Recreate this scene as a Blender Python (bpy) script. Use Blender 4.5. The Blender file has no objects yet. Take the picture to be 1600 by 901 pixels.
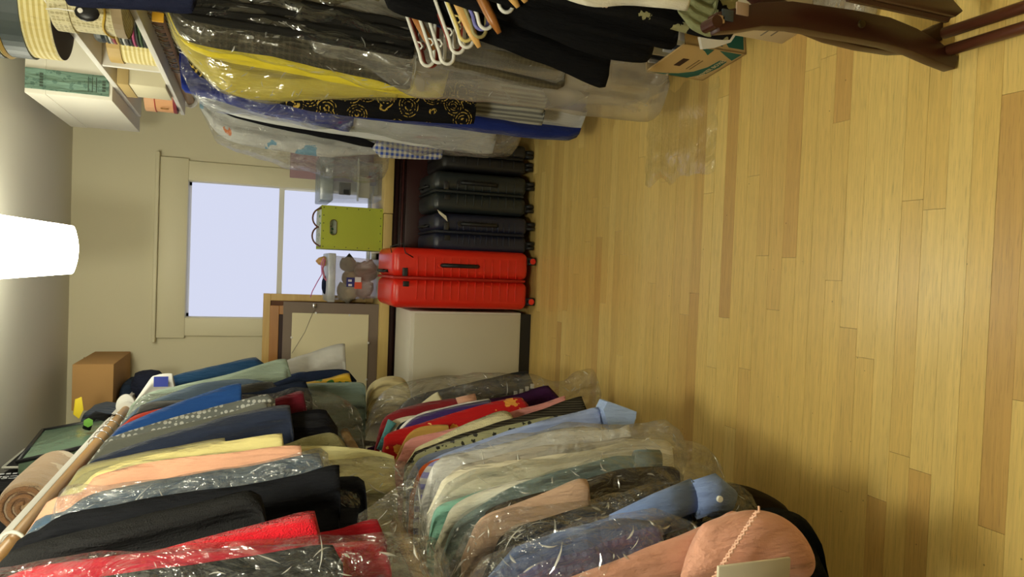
import bpy, bmesh, math, random
from mathutils import Vector, Matrix, noise
random.seed(7)
scene = bpy.context.scene
COL = scene.collection

# ------------------------------------------------------------------ camera (photo is turned: world up = image left)
FPX, PITCH, YAW, ROLL = 1110.0, math.radians(20.1), math.radians(1.5), math.radians(1.7)
CAM = Vector((0, 0, 1.45))
_F0 = Vector((-math.sin(YAW), math.cos(YAW), 0)); _R0 = Vector((math.cos(YAW), math.sin(YAW), 0)); _Z = Vector((0, 0, 1))
FW = _F0*math.cos(PITCH) - _Z*math.sin(PITCH); _U0 = _Z*math.cos(PITCH) + _F0*math.sin(PITCH)
RT = _R0*math.cos(ROLL) + _U0*math.sin(ROLL); UP = _U0*math.cos(ROLL) - _R0*math.sin(ROLL)
cd = bpy.data.cameras.new('camera'); cam = bpy.data.objects.new('camera', cd); COL.objects.link(cam)
cd.sensor_fit = 'HORIZONTAL'; cd.sensor_width = 36; cd.lens = FPX/1600*36; cd.clip_start = .02
m = Matrix.Identity(4)
for i, v in enumerate((-UP, RT, -FW)):
    for j in range(3): m[j][i] = v[j]
m.translation = CAM; cam.matrix_world = m
scene.camera = cam
def at(x, y, X=None, Y=None, Z=None):
    d = FW*FPX + RT*(450.5 - y) + UP*(800 - x)
    if X is not None: t = (X - CAM.x)/d.x
    elif Y is not None: t = (Y - CAM.y)/d.y
    else: t = (Z - CAM.z)/d.z
    return CAM + d*t

# ------------------------------------------------------------------ world, exposure
w = bpy.data.worlds.new('world'); scene.world = w; w.use_nodes = True
w.node_tree.nodes['Background'].inputs[0].default_value = (.75, .82, 1, 1)
w.node_tree.nodes['Background'].inputs[1].default_value = .35
scene.view_settings.view_transform = 'Standard'; scene.view_settings.look = 'None'
scene.view_settings.gamma = 1; scene.view_settings.exposure = 0.1
try:
    scene.cycles.transparent_max_bounces = 28; scene.cycles.max_bounces = 8; scene.cycles.diffuse_bounces = 4
    scene.cycles.sample_clamp_indirect = 6
except Exception: pass
LAMP_GLOW = 24.0
NEAR_LAMP_GLOW = 88.0
WINDOW_GLOW = .82

# ------------------------------------------------------------------ room measures
YW, ZC, XL, XR, YB = 4.5, 2.393, -1.0, 1.06, -1.6
RODL = (-.66, 1.945); RODLL = (-.66, 1.09); RODR = (.76, 1.755)

# ------------------------------------------------------------------ materials
def lin(c):
    c = c/255.0
    return c/12.92 if c <= .04045 else ((c+.055)/1.055)**2.4
def A(r, g, b, k=1.0):
    return (min(1, lin(r)*k), min(1, lin(g)*k), min(1, lin(b)*k*1.12), 1)
def newmat(name):
    mt = bpy.data.materials.new(name); mt.use_nodes = True
    nt = mt.node_tree; nt.nodes.clear()
    return mt, nt
def nd(nt, t, **kw):
    n = nt.nodes.new(t)
    for k, v in kw.items(): setattr(n, k, v)
    return n
def base(name, rough=.6, spec=.5):
    mt, nt = newmat(name)
    o = nd(nt, 'ShaderNodeOutputMaterial'); p = nd(nt, 'ShaderNodeBsdfPrincipled')
    nt.links.new(p.outputs[0], o.inputs[0])
    p.inputs['Roughness'].default_value = rough
    p.inputs['Specular IOR Level'].default_value = spec
    tc = nd(nt, 'ShaderNodeTexCoord')
    return mt, nt, p, tc
def bump(nt, p, tc, scale=60, strength=.2, dist=.01, detail=3, vec=None):
    n = nd(nt, 'ShaderNodeTexNoise'); n.inputs['Scale'].default_value = scale; n.inputs['Detail'].default_value = detail
    nt.links.new(vec or tc.outputs['Object'], n.inputs['Vector'])
    b = nd(nt, 'ShaderNodeBump'); b.inputs['Strength'].default_value = strength; b.inputs['Distance'].default_value = dist
    nt.links.new(n.outputs[0], b.inputs['Height']); nt.links.new(b.outputs[0], p.inputs['Normal'])
    return n
def mixc(nt, fac, a, b):
    mx = nd(nt, 'ShaderNodeMix', data_type='RGBA')
    if hasattr(fac, 'is_output') or hasattr(fac, 'links'): nt.links.new(fac, mx.inputs[0])
    else: mx.inputs[0].default_value = fac
    for s, v in ((6, a), (7, b)):
        if isinstance(v, (tuple, list)): mx.inputs[s].default_value = v
        else: nt.links.new(v, mx.inputs[s])
    return mx.outputs[2]
def mth(nt, op, a, b=None):
    n = nd(nt, 'ShaderNodeMath', operation=op)
    for i, v in enumerate((a, b)):
        if v is None: continue
        if isinstance(v, (int, float)): n.inputs[i].default_value = v
        else: nt.links.new(v, n.inputs[i])
    return n.outputs[0]
_mc = {}
def plain(col, rough=.55, spec=.4, bs=0, bd=.004, scale=60, metal=0, var=.0):
    key = ('p', col, rough, spec, bs, bd, scale, metal, var)
    if key in _mc: return _mc[key]
    mt, nt, p, tc = base('plain', rough, spec)
    c = A(*col); p.inputs['Base Color'].default_value = c; p.inputs['Metallic'].default_value = metal
    if var:
        n = nd(nt, 'ShaderNodeTexNoise'); n.inputs['Scale'].default_value = 7; n.inputs['Detail'].default_value = 6
        nt.links.new(tc.outputs['Object'], n.inputs['Vector'])
        o = mixc(nt, n.outputs[0], tuple(v*(1-var) for v in c[:3])+(1,), tuple(min(1, v*(1+var)) for v in c[:3])+(1,))
        nt.links.new(o, p.inputs['Base Color'])
    if bs: bump(nt, p, tc, scale, bs, bd)
    _mc[key] = mt; return mt
def fabric(col, pat=None, col2=None, s=1.0, rough=.9, fuzz=.25, col3=None, sheen=.15):
    key = ('f', col, pat, col2, s, rough, fuzz, col3)
    if key in _mc: return _mc[key]
    mt, nt, p, tc = base('fabric', rough, .15)
    if max(col) < 70: sheen = 0
    if sheen: p.inputs['Sheen Weight'].default_value = sheen
    c1 = A(*col); c2 = A(*(col2 or col)); c3 = A(*(col3 or col2 or col))
    sep = nd(nt, 'ShaderNodeSeparateXYZ'); nt.links.new(tc.outputs['Object'], sep.inputs[0])
    n = nd(nt, 'ShaderNodeTexNoise'); n.inputs['Scale'].default_value = 9; n.inputs['Detail'].default_value = 5
    nt.links.new(tc.outputs['Object'], n.inputs['Vector'])
    out = mixc(nt, n.outputs[0], tuple(v*.82 for v in c1[:3])+(1,), tuple(min(1, v*1.12) for v in c1[:3])+(1,))
    def sq(sock, freq, duty=.5):
        f = mth(nt, 'FRACT', mth(nt, 'MULTIPLY', sock, freq))
        return mth(nt, 'LESS_THAN', f, duty)
    if pat == 'stripe': out = mixc(nt, sq(sep.outputs[0], 60*s), out, c2)
    elif pat == 'hstripe': out = mixc(nt, sq(sep.outputs[2], 60*s), out, c2)
    elif pat == 'check':
        a = sq(sep.outputs[0], 40*s); b = sq(sep.outputs[2], 40*s)
        t = mth(nt, 'MULTIPLY', mth(nt, 'ADD', a, b), .5); out = mixc(nt, t, out, c2)
    elif pat == 'plaid':
        a = sq(sep.outputs[0], 45*s, .35); b = sq(sep.outputs[2], 45*s, .35)
        t = mth(nt, 'MULTIPLY', mth(nt, 'ADD', a, b), .38); out = mixc(nt, t, out, c2)
        a = sq(sep.outputs[0], 9*s, .12); b = sq(sep.outputs[2], 9*s, .12)
        t = mth(nt, 'MULTIPLY', mth(nt, 'ADD', a, b), .3); out = mixc(nt, t, out, c3)
    elif pat == 'dots':
        v = nd(nt, 'ShaderNodeTexVoronoi'); v.inputs['Scale'].default_value = 85*s; v.inputs['Randomness'].default_value = .25
        nt.links.new(tc.outputs['Object'], v.inputs['Vector'])
        out = mixc(nt, mth(nt, 'LESS_THAN', v.outputs[0], .44), out, c2)
    elif pat == 'floral':
        v = nd(nt, 'ShaderNodeTexVoronoi'); v.inputs['Scale'].default_value = 16*s
        n2 = nd(nt, 'ShaderNodeTexNoise'); n2.inputs['Scale'].default_value = 45*s; n2.inputs['Detail'].default_value = 4
        nt.links.new(tc.outputs['Object'], n2.inputs['Vector'])
        add = nd(nt, 'ShaderNodeVectorMath', operation='MULTIPLY_ADD')
        nt.links.new(n2.outputs[1], add.inputs[0]); add.inputs[1].default_value = (.045/s,)*3; nt.links.new(tc.outputs['Object'], add.inputs[2])
        nt.links.new(add.outputs[0], v.inputs['Vector'])
        sp = nd(nt, 'ShaderNodeSeparateColor'); nt.links.new(v.outputs[1], sp.inputs[0])
        f = mth(nt, 'MULTIPLY', mth(nt, 'LESS_THAN', v.outputs[0], .40), mth(nt, 'LESS_THAN', sp.outputs[0], .55))
        out = mixc(nt, f, out, c2)
        f = mth(nt, 'MULTIPLY', mth(nt, 'LESS_THAN', v.outputs[0], .2), mth(nt, 'GREATER_THAN', sp.outputs[0], .4))
        out = mixc(nt, f, out, c3)
    elif pat == 'paisley':
        v = nd(nt, 'ShaderNodeTexVoronoi'); v.inputs['Scale'].default_value = 13*s
        nt.links.new(tc.outputs['Object'], v.inputs['Vector'])
        ring = mth(nt, 'LESS_THAN', mth(nt, 'FRACT', mth(nt, 'MULTIPLY', v.outputs[0], 8)), .3)
        n2 = nd(nt, 'ShaderNodeTexNoise'); n2.inputs['Scale'].default_value = 120; nt.links.new(tc.outputs['Object'], n2.inputs['Vector'])
        f = mth(nt, 'MULTIPLY', mth(nt, 'MULTIPLY', ring, mth(nt, 'GREATER_THAN', n2.outputs[0], .5)), mth(nt, 'LESS_THAN', v.outputs[0], .55))
        out = mixc(nt, f, out, c2)
    nt.links.new(out, p.inputs['Base Color'])
    # wrinkles: broad, stretched along the drop, plus fine weave
    mp = nd(nt, 'ShaderNodeMapping'); mp.inputs['Scale'].default_value = (1, 1, .22)
    nt.links.new(tc.outputs['Object'], mp.inputs[0])
    n3 = nd(nt, 'ShaderNodeTexNoise'); n3.inputs['Scale'].default_value = 26; n3.inputs['Detail'].default_value = 4
    nt.links.new(mp.outputs[0], n3.inputs['Vector'])
    n4 = nd(nt, 'ShaderNodeTexNoise'); n4.inputs['Scale'].default_value = 350; nt.links.new(tc.outputs['Object'], n4.inputs['Vector'])
    b1 = nd(nt, 'ShaderNodeBump'); b1.inputs['Strength'].default_value = .8; b1.inputs['Distance'].default_value = .03
    nt.links.new(n3.outputs[0], b1.inputs['Height'])
    b2 = nd(nt, 'ShaderNodeBump'); b2.inputs['Strength'].default_value = fuzz; b2.inputs['Distance'].default_value = .004
    nt.links.new(n4.outputs[0], b2.inputs['Height']); nt.links.new(b1.outputs[0], b2.inputs['Normal'])
    nt.links.new(b2.outputs[0], p.inputs['Normal'])
    _mc[key] = mt; return mt
def plastic(op=.16, tint=(225, 230, 225), scale=18, rough=.12, strength=.9, gl=.28, name='clear_film'):
    key = ('film', op, tint, scale, rough, strength, gl)
    if key in _mc: return _mc[key]
    mt, nt = newmat(name)
    o = nd(nt, 'ShaderNodeOutputMaterial'); tc = nd(nt, 'ShaderNodeTexCoord')
    mp = nd(nt, 'ShaderNodeMapping'); mp.inputs['Scale'].default_value = (1, 1, .5); mp.inputs['Rotation'].default_value = (.3, .5, .2)
    nt.links.new(tc.outputs['Object'], mp.inputs[0])
    n = nd(nt, 'ShaderNodeTexNoise'); n.inputs['Scale'].default_value = scale; n.inputs['Detail'].default_value = 4; n.inputs['Distortion'].default_value = 1.6
    nt.links.new(mp.outputs[0], n.inputs['Vector'])
    v = nd(nt, 'ShaderNodeTexVoronoi'); v.feature = 'DISTANCE_TO_EDGE'; v.inputs['Scale'].default_value = scale*.9
    nt.links.new(n.outputs[1], v.inputs['Vector'])
    b = nd(nt, 'ShaderNodeBump'); b.inputs['Strength'].default_value = strength; b.inputs['Distance'].default_value = .03 if strength < .85 else .085
    nt.links.new(n.outputs[0], b.inputs['Height'])
    tr = nd(nt, 'ShaderNodeBsdfTransparent'); tr.inputs[0].default_value = (.99, .995, .99, 1)
    df = nd(nt, 'ShaderNodeBsdfDiffuse'); df.inputs[0].default_value = A(*tint)
    tl = nd(nt, 'ShaderNodeBsdfTranslucent'); tl.inputs[0].default_value = A(*tint)
    gs = nd(nt, 'ShaderNodeBsdfGlossy'); gs.inputs['Roughness'].default_value = rough
    for x in (df, gs): nt.links.new(b.outputs[0], x.inputs['Normal'])
    m0 = nd(nt, 'ShaderNodeMixShader'); m0.inputs[0].default_value = .4
    nt.links.new(df.outputs[0], m0.inputs[1]); nt.links.new(tl.outputs[0], m0.inputs[2])
    m1 = nd(nt, 'ShaderNodeMixShader')
    f = mth(nt, 'MULTIPLY', n.outputs[0], op*2); nt.links.new(f, m1.inputs[0])
    nt.links.new(tr.outputs[0], m1.inputs[1]); nt.links.new(m0.outputs[0], m1.inputs[2])
    lw = nd(nt, 'ShaderNodeLayerWeight'); lw.inputs[0].default_value = .25; nt.links.new(b.outputs[0], lw.inputs['Normal'])
    f2 = mth(nt, 'MINIMUM', mth(nt, 'ADD', mth(nt, 'MULTIPLY', lw.outputs['Fresnel'], gl*1.5), .085), .3)
    m2 = nd(nt, 'ShaderNodeMixShader'); nt.links.new(f2, m2.inputs[0])
    nt.links.new(m1.outputs[0], m2.inputs[1]); nt.links.new(gs.outputs[0], m2.inputs[2])
    nt.links.new(m2.outputs[0], o.inputs[0])
    _mc[key] = mt; return mt
def glow(col, strength, name='glow'):
    mt, nt = newmat(name); o = nd(nt, 'ShaderNodeOutputMaterial'); e = nd(nt, 'ShaderNodeEmission')
    e.inputs[0].default_value = col; e.inputs[1].default_value = strength
    nt.links.new(e.outputs[0], o.inputs[0]); return mt
def wood_floor():
    mt, nt, p, tc = base('oak_plank', .3, .55)
    oi = nd(nt, 'ShaderNodeObjectInfo')
    off = nd(nt, 'ShaderNodeVectorMath', operation='ADD')
    sc = mth(nt, 'MULTIPLY', oi.outputs['Random'], 37.0)
    cx = nd(nt, 'ShaderNodeCombineXYZ')
    for i in range(3): nt.links.new(sc, cx.inputs[i])
    nt.links.new(tc.outputs['Object'], off.inputs[0]); nt.links.new(cx.outputs[0], off.inputs[1])
    mp = nd(nt, 'ShaderNodeMapping'); mp.inputs['Scale'].default_value = (1.2, 30, 1); nt.links.new(off.outputs[0], mp.inputs[0])
    n = nd(nt, 'ShaderNodeTexNoise'); n.inputs['Scale'].default_value = 4; n.inputs['Detail'].default_value = 7; n.inputs['Distortion'].default_value = .8
    nt.links.new(mp.outputs[0], n.inputs['Vector'])
    mp2 = nd(nt, 'ShaderNodeMapping'); mp2.inputs['Scale'].default_value = (6, 150, 1); nt.links.new(off.outputs[0], mp2.inputs[0])
    n2 = nd(nt, 'ShaderNodeTexNoise'); n2.inputs['Scale'].default_value = 3; n2.inputs['Detail'].default_value = 4
    nt.links.new(mp2.outputs[0], n2.inputs['Vector'])
    cr = nd(nt, 'ShaderNodeValToRGB'); cr.color_ramp.interpolation = 'LINEAR'
    els = cr.color_ramp.elements
    els[0].position = 0; els[0].color = A(198, 160, 90); els[1].position = 1; els[1].color = A(232, 204, 122)
    for pos, c in ((.06, (206, 168, 94)), (.17, (218, 186, 106)), (.6, (223, 191, 108)), (.85, (227, 197, 115))):
        e = els.new(pos); e.color = A(*c)
    nt.links.new(oi.outputs['Random'], cr.inputs[0])
    dk = nd(nt, 'ShaderNodeMix', data_type='RGBA', blend_type='MULTIPLY'); dk.inputs[0].default_value = 1
    rp = nd(nt, 'ShaderNodeMapRange'); rp.inputs[1].default_value = .3; rp.inputs[2].default_value = .75; rp.inputs[3].default_value = 1.06; rp.inputs[4].default_value = .86
    nt.links.new(n.outputs[0], rp.inputs[0])
    rp2 = nd(nt, 'ShaderNodeMapRange'); rp2.inputs[1].default_value = .55; rp2.inputs[2].default_value = .72; rp2.inputs[3].default_value = 1.0; rp2.inputs[4].default_value = .72
    nt.links.new(n2.outputs[0], rp2.inputs[0])
    g = mth(nt, 'MULTIPLY', rp.outputs[0], rp2.outputs[0])
    # small dark nicks with a shape of their own
    v = nd(nt, 'ShaderNodeTexVoronoi'); v.inputs['Scale'].default_value = 16; nt.links.new(off.outputs[0], v.inputs['Vector'])
    nick = mth(nt, 'SUBTRACT', 1.0, mth(nt, 'MULTIPLY', mth(nt, 'LESS_THAN', v.outputs[0], .035), .5))
    g = mth(nt, 'MULTIPLY', g, nick)
    nt.links.new(cr.outputs[0], dk.inputs[6]); nt.links.new(g, dk.inputs[7])
    nt.links.new(dk.outputs[2], p.inputs['Base Color'])
    b = nd(nt, 'ShaderNodeBump'); b.inputs['Strength'].default_value = .12; b.inputs['Distance'].default_value = .002
    nt.links.new(n2.outputs[0], b.inputs['Height']); nt.links.new(b.outputs[0], p.inputs['Normal'])
    return mt
def wood(c1, c2, rough=.4, axis=0, s=1.0):
    key = ('w', c1, c2, rough, axis, s)
    if key in _mc: return _mc[key]
    mt, nt, p, tc = base('wood', rough, .4)
    mp = nd(nt, 'ShaderNodeMapping'); v = [14*s, 14*s, 14*s]; v[axis] = 1.2*s; mp.inputs['Scale'].default_value = v
    nt.links.new(tc.outputs['Object'], mp.inputs[0])
    n = nd(nt, 'ShaderNodeTexNoise'); n.inputs['Scale'].default_value = 4; n.inputs['Detail'].default_value = 6
    nt.links.new(mp.outputs[0], n.inputs['Vector'])
    nt.links.new(mixc(nt, n.outputs[0], A(*c1), A(*c2)), p.inputs['Base Color'])
    _mc[key] = mt; return mt

# ------------------------------------------------------------------ mesh helpers
def gloc(o):
    v = Vector((0, 0, 0))
    while o is not None: v += o.location; o = o.parent
    return v
class MB:
    def __init__(s): s.v = []; s.f = []
    def add(s, vs, fs):
        n = len(s.v); s.v += [Vector(v) for v in vs]; s.f += [tuple(i+n for i in f) for f in fs]; return s
    def box(s, a, b):
        x0, x1 = sorted((a[0], b[0])); y0, y1 = sorted((a[1], b[1])); z0, z1 = sorted((a[2], b[2]))
        vs = [(x, y, z) for z in (z0, z1) for y in (y0, y1) for x in (x0, x1)]
        return s.add(vs, [(0, 2, 3, 1), (4, 5, 7, 6), (0, 1, 5, 4), (2, 6, 7, 3), (0, 4, 6, 2), (1, 3, 7, 5)])
    def hexa(s, p):       # p: bottom 4 (ccw) then top 4
        return s.add(p, [(3, 2, 1, 0), (4, 5, 6, 7), (0, 1, 5, 4), (1, 2, 6, 5), (2, 3, 7, 6), (3, 0, 4, 7)])
    def tube(s, pts, r, n=8, cap=True, flat=None, ref=None):
        pts = [Vector(p) for p in pts]; k = len(pts); rings = []
        rr = r if isinstance(r, (list, tuple)) else [r]*k
        ref0 = Vector(ref) if ref else None
        for i, p in enumerate(pts):
            t = (pts[min(i+1, k-1)] - pts[max(i-1, 0)]).normalized()
            rf = ref0 or (Vector((0, 1, 0)) if abs(t.y) < .9 else Vector((1, 0, 0)))
            u = (rf - t*rf.dot(t)).normalized(); w_ = t.cross(u)
            fl = flat or 1
            rings.append([p + u*math.cos(2*math.pi*j/n)*rr[i]*fl + w_*math.sin(2*math.pi*j/n)*rr[i] for j in range(n)])
        vs = [q for rg in rings for q in rg]
        fs = [(i*n+j, i*n+(j+1) % n, (i+1)*n+(j+1) % n, (i+1)*n+j) for i in range(k-1) for j in range(n)]
        if cap: fs += [tuple(range(n-1, -1, -1)), tuple((k-1)*n+j for j in range(n))]
        return s.add(vs, fs)
    def lathe(s, prof, c, axis='z', n=24, sx=1, sy=1, cap=True):
        c = Vector(c); vs = []
        for r, h in prof:
            for j in range(n):
                a = 2*math.pi*j/n; x, y = r*math.cos(a)*sx, r*math.sin(a)*sy
                vs.append(c + (Vector((x, y, h)) if axis == 'z' else Vector((h, x, y)) if axis == 'x' else Vector((x, h, y))))
        k = len(prof)
        fs = [(i*n+j, i*n+(j+1) % n, (i+1)*n+(j+1) % n, (i+1)*n+j) for i in range(k-1) for j in range(n)]
        if cap: fs += [tuple(range(n-1, -1, -1)), tuple((k-1)*n+j for j in range(n))]
        return s.add(vs, fs)
    def prism(s, outline, off):      # planar outline (3-D points) extruded by off
        o = [Vector(p) for p in outline]; n = len(o); d = Vector(off)
        vs = o + [p+d for p in o]
        fs = [tuple(range(n)), tuple(range(2*n-1, n-1, -1))] + [(j, n+j, n+(j+1) % n, (j+1) % n) for j in range(n)]
        return s.add(vs, fs)
    def loops(s, rows, cap0=True, cap1=True):   # closed loops of equal length
        n = len(rows[0]); k = len(rows); vs = [q for r in rows for q in r]
        fs = [(i*n+j, i*n+(j+1) % n, (i+1)*n+(j+1) % n, (i+1)*n+j) for i in range(k-1) for j in range(n)]
        h = n//2
        for ok, b in ((cap0, 0), (cap1, (k-1)*n)):
            if ok:
                for j in range(h):
                    q = (b+j, b+j+1, b+(n-j-1) % n, b+(n-j) % n)
                    q = tuple(dict.fromkeys(q))
                    if len(q) > 2: fs.append(q)
        return s.add(vs, fs)
    def build(s, name, mat, parent=None, smooth=False, bevel=0, seg=2, loc=None):
        me = bpy.data.meshes.new(name)
        if loc is None:
            if parent is not None: loc = gloc(parent)
            else:
                loc = Vector((sum(v.x for v in s.v)/len(s.v), sum(v.y for v in s.v)/len(s.v), min(v.z for v in s.v)))
        me.from_pydata([v-loc for v in s.v], [], s.f)
        bm = bmesh.new(); bm.from_mesh(me)
        bmesh.ops.recalc_face_normals(bm, faces=bm.faces)
        if bevel:
            ed = [e for e in bm.edges if len(e.link_faces) == 2 and e.calc_face_angle(0) > .5]
            bmesh.ops.bevel(bm, geom=ed, offset=bevel, segments=seg, affect='EDGES', profile=.5, clamp_overlap=True)
        bm.to_mesh(me); bm.free()
        if smooth or bevel:
            for p in me.polygons: p.use_smooth = True
            if not (smooth is True):
                try: me.set_sharp_from_angle(angle=math.radians(40))
                except Exception: pass
        if mat: me.materials.append(mat)
        o = bpy.data.objects.new(name, me); COL.objects.link(o)
        if parent is not None: o.parent = parent
        else: o.location = loc
        return o
def tag(o, label=None, cat=None, group=None, kind=None):
    if label: o['label'] = label
    if cat: o['category'] = cat
    if group: o['group'] = group
    if kind: o['kind'] = kind
    return o
def thing(name, label, cat, loc, group=None, kind=None):
    o = bpy.data.objects.new(name, None); COL.objects.link(o); o.location = loc; o.empty_display_size = .05
    return tag(o, label, cat, group, kind)
def text(body, size, loc, xdir, ydir, mat, parent, name='lettering'):
    cu = bpy.data.curves.new(name, 'FONT'); cu.body = body; cu.size = size; cu.align_x = 'CENTER'; cu.align_y = 'CENTER'; cu.extrude = .0003
    cu.materials.append(mat)
    tmp = bpy.data.objects.new(name+'_curve', cu); me = bpy.data.meshes.new_from_object(tmp); bpy.data.objects.remove(tmp)
    me.materials.clear(); me.materials.append(mat)
    o = bpy.data.objects.new(name, me); COL.objects.link(o); o.parent = parent
    x = Vector(xdir).normalized(); y = Vector(ydir); y = (y - x*y.dot(x)).normalized(); z = x.cross(y)
    mm = Matrix.Identity(4)
    for i, v in enumerate((x, y, z)):
        for j in range(3): mm[j][i] = v[j]
    mm.translation = Vector(loc) - gloc(parent); o.matrix_local = mm
    return o

WALL = plain((216, 209, 172), .85, .2, .05, .002, 120)
TRIM = plain((218, 211, 172), .5, .4)
WHITE = plain((226, 224, 208), .45, .4)
STEEL = plain((190, 190, 185), .25, .5, metal=1)
BLACKP = plain((24, 25, 27), .45, .5)

# ================================================================== SETTING
floor = MB().box((XL-.1, YB, -.03), (XR+.1, YW+.1, -.0125)).build('floor', plain((150, 105, 55), .5), loc=Vector((0, 0, 0)))
tag(floor, 'pale oak strip floor laid across the narrow closet room', None, None, 'structure')
OAK = wood_floor()
PW = .0572
rows_n = int((4.3-.25)/PW)
for r in range(rows_n):
    y0 = .25 + r*PW; x = XL - random.uniform(0, .9)
    while x < XR:
        L = random.choice((.42, .6, .75, .9, 1.1, 1.3, 1.6)); x1 = x+L
        a, b = max(x, XL), min(x1, XR)
        if b-a > .06:
            dz = random.uniform(-.0003, .0003)
            MB().box((a+.0004, y0+.00035, -.012), (b-.0004, y0+PW-.00035, dz)).build('plank', OAK, floor)
        x = x1
ceil = MB().box((XL-.1, YB-.1, ZC), (XR+.1, YW+.1, ZC+.05)).build('ceiling', plain((214, 211, 190), .9, .1)); tag(ceil, 'flat off-white plaster ceiling', None, None, 'structure')
WX0, WX1 = at(290, 495, Y=YW).x, at(290, 282, Y=YW).x       # glass opening
WZ0, WZ1 = at(578, 395, Y=YW).z, at(292, 395, Y=YW).z
wb = MB()
for a, b in (((XL-.1, ZC), (WX0, 0)), ((WX1, ZC), (XR+.1, 0)), ((WX0, ZC), (WX1, WZ1)), ((WX0, WZ0), (WX1, 0))):
    wb.box((a[0], YW, a[1]), (b[0], YW+.12, b[1]))
tag(wb.build('wall_back', WALL), 'cream plaster end wall around the frosted window', None, None, 'structure')
tag(MB().box((XL-.1, YB, 0), (XL, YW, ZC)).build('wall_left', WALL), 'cream plaster wall behind the trouser rack', None, None, 'structure')
tag(MB().box((XR, YB, 0), (XR+.1, YW, ZC)).build('wall_right', WALL), 'cream plaster wall behind the long dresses', None, None, 'structure')
tag(MB().box((XL-.1, YB-.1, 0), (XR+.1, YB, ZC)).build('wall_front', WALL), 'cream plaster wall behind the viewer', None, None, 'structure')

win = thing('window_1', 'double-hung frosted window with cream painted casing in the end wall', None, (0, YW, WZ0), kind='structure')
tx0, tx1 = at(300, 524, Y=YW).x, at(300, 252, Y=YW).x; tzt = at(241, 400, Y=YW).z
for a, b in ((tx0, WX0-.002), (WX1+.002, tx1)):
    MB().box((a, YW-.022, WZ0), (b, YW, WZ1+.0)).build('side_casing', TRIM, win, bevel=.003)
MB().box((tx0-.012, YW-.024, WZ1), (tx1+.012, YW, tzt-.02)).build('head_casing', TRIM, win, bevel=.003)
MB().box((tx0-.035, YW-.05, tzt-.02), (tx1+.035, YW, tzt)).build('head_cap', TRIM, win, bevel=.005)
MB().box((tx0-.03, YW-.06, WZ0-.03), (tx1+.03, YW+.02, WZ0)).build('sill', WHITE, win, bevel=.004)
PANE = glow((.76, .80, 1.0, 1), WINDOW_GLOW, 'daylit_frosted_pane')
zm = at(437, 400, Y=YW).z
sf = MB()
for (x0, x1, z0, z1) in ((WX0, WX1, WZ1-.025, WZ1), (WX0, WX0+.02, zm, WZ1), (WX1-.02, WX1, zm, WZ1)):
    sf.box((x0, YW+.06, z0), (x1, YW+.085, z1))
u = sf.build('upper_sash', WHITE, win)
sf = MB()
for (x0, x1, z0, z1) in ((WX0, WX1, zm-.018, zm+.012), (WX0, WX0+.03, WZ0, zm), (WX1-.03, WX1, WZ0, zm), (WX0, WX1, WZ0, WZ0+.045)):
    sf.box((x0, YW+(.02 if z0 > zm-.02 and z1 < zm+.02 else .03), z0), (x1, YW+.055, z1))
l = sf.build('lower_sash', WHITE, win)
MB().box((WX0+.004, YW+.026, zm+.006), (WX1-.004, YW+.03, WZ1-.016)).build('pane', PANE, u)
MB().box((WX0+.012, YW+.022, WZ0+.02), (WX1-.012, YW+.026, zm-.012)).build('pane', PANE, l)

# ------------------------------------------------------------------ ceiling lamp
def ceiling_lamp(label, cx, cy, zb, zt, glow_):
    lamp = thing('ceiling_lamp', label, 'lamp', (cx, cy, zb), 'tapered glass ceiling lamps')
    SH = glow((1, .972, .76, 1), glow_, 'lit_opal_glass'); rb, rt_ = .088, .118
    MB().lathe([(.02, zb-.012), (rb*.7, zb-.008), (rb, zb), (rb+(rt_-rb)*.5, (zb+zt)/2), (rt_, zt)], (cx, cy, 0), n=32).build('shade', SH, lamp, smooth=True)
    MB().lathe([(rt_+.004, zt), (rt_+.004, zt+.02)], (cx, cy, 0), n=32).build('shade_rim', STEEL, lamp)
    MB().tube([(cx, cy, zt+.02), (cx, cy, ZC-.02)], .012).build('stem', STEEL, lamp)
    MB().lathe([(.07, ZC-.025), (.08, ZC)], (cx, cy, 0)).build('canopy', STEEL, lamp)
LY = 3.0
lc = at(60, 388, Y=LY); zb = at(113, 388, Y=LY).z; zt = at(0, 388, Y=LY).z+.03
ceiling_lamp('glowing white tapered glass ceiling lamp hanging near the end wall', lc.x, LY, zb, zt, LAMP_GLOW)
ceiling_lamp('glowing tapered glass ceiling lamp above the viewer', -.2, .7, zb, zt, NEAR_LAMP_GLOW)

# ------------------------------------------------------------------ shelves and rods
SLX, SLZ = -.676, 2.0
sl = MB().box((XL, .2, SLZ-.02), (SLX, 4.1, SLZ+.0)).build('closet_shelf', WHITE, bevel=.002)
tag(sl, 'long white shelf carrying bags, blanket and cardboard box above the trousers', 'shelf')
RODW = wood((176, 128, 70), (216, 172, 106), .4, 1)
def rod(x, z, y0, y1, label, r=.017):
    t = thing('clothes_rod', label, 'clothes rod', (x, y0, z-r))
    MB().tube([(x, y0, z), (x, y1, z)], r, 14).build('pole', RODW, t, smooth=True)
    for yy in (y0, y1): MB().lathe([(.035, -.006), (.035, .006)], (x, yy, z), axis='y', n=16).build('socket', WHITE, t)
rod(RODL[0], RODL[1], .25, 3.42, 'wooden rod holding the trousers and skirts under the bag shelf')
rod(RODLL[0], RODLL[1], .25, 3.3, 'low wooden rod holding the shirts and blouses')
pl = MB()
cpl = at(188, 637, Y=3.46)
pl.lathe([(.05, 0), (.05, .02)], (RODL[0]+.012, 3.44, RODL[1]+.005), axis='y', n=28, sx=1.0, sy=.75)
tag(pl.build('rod_end_plate', WHITE, bevel=.004), 'cream rounded plate behind the end of the trouser rod', 'bracket')
SRX, SRZ = .68, 2.0
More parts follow.
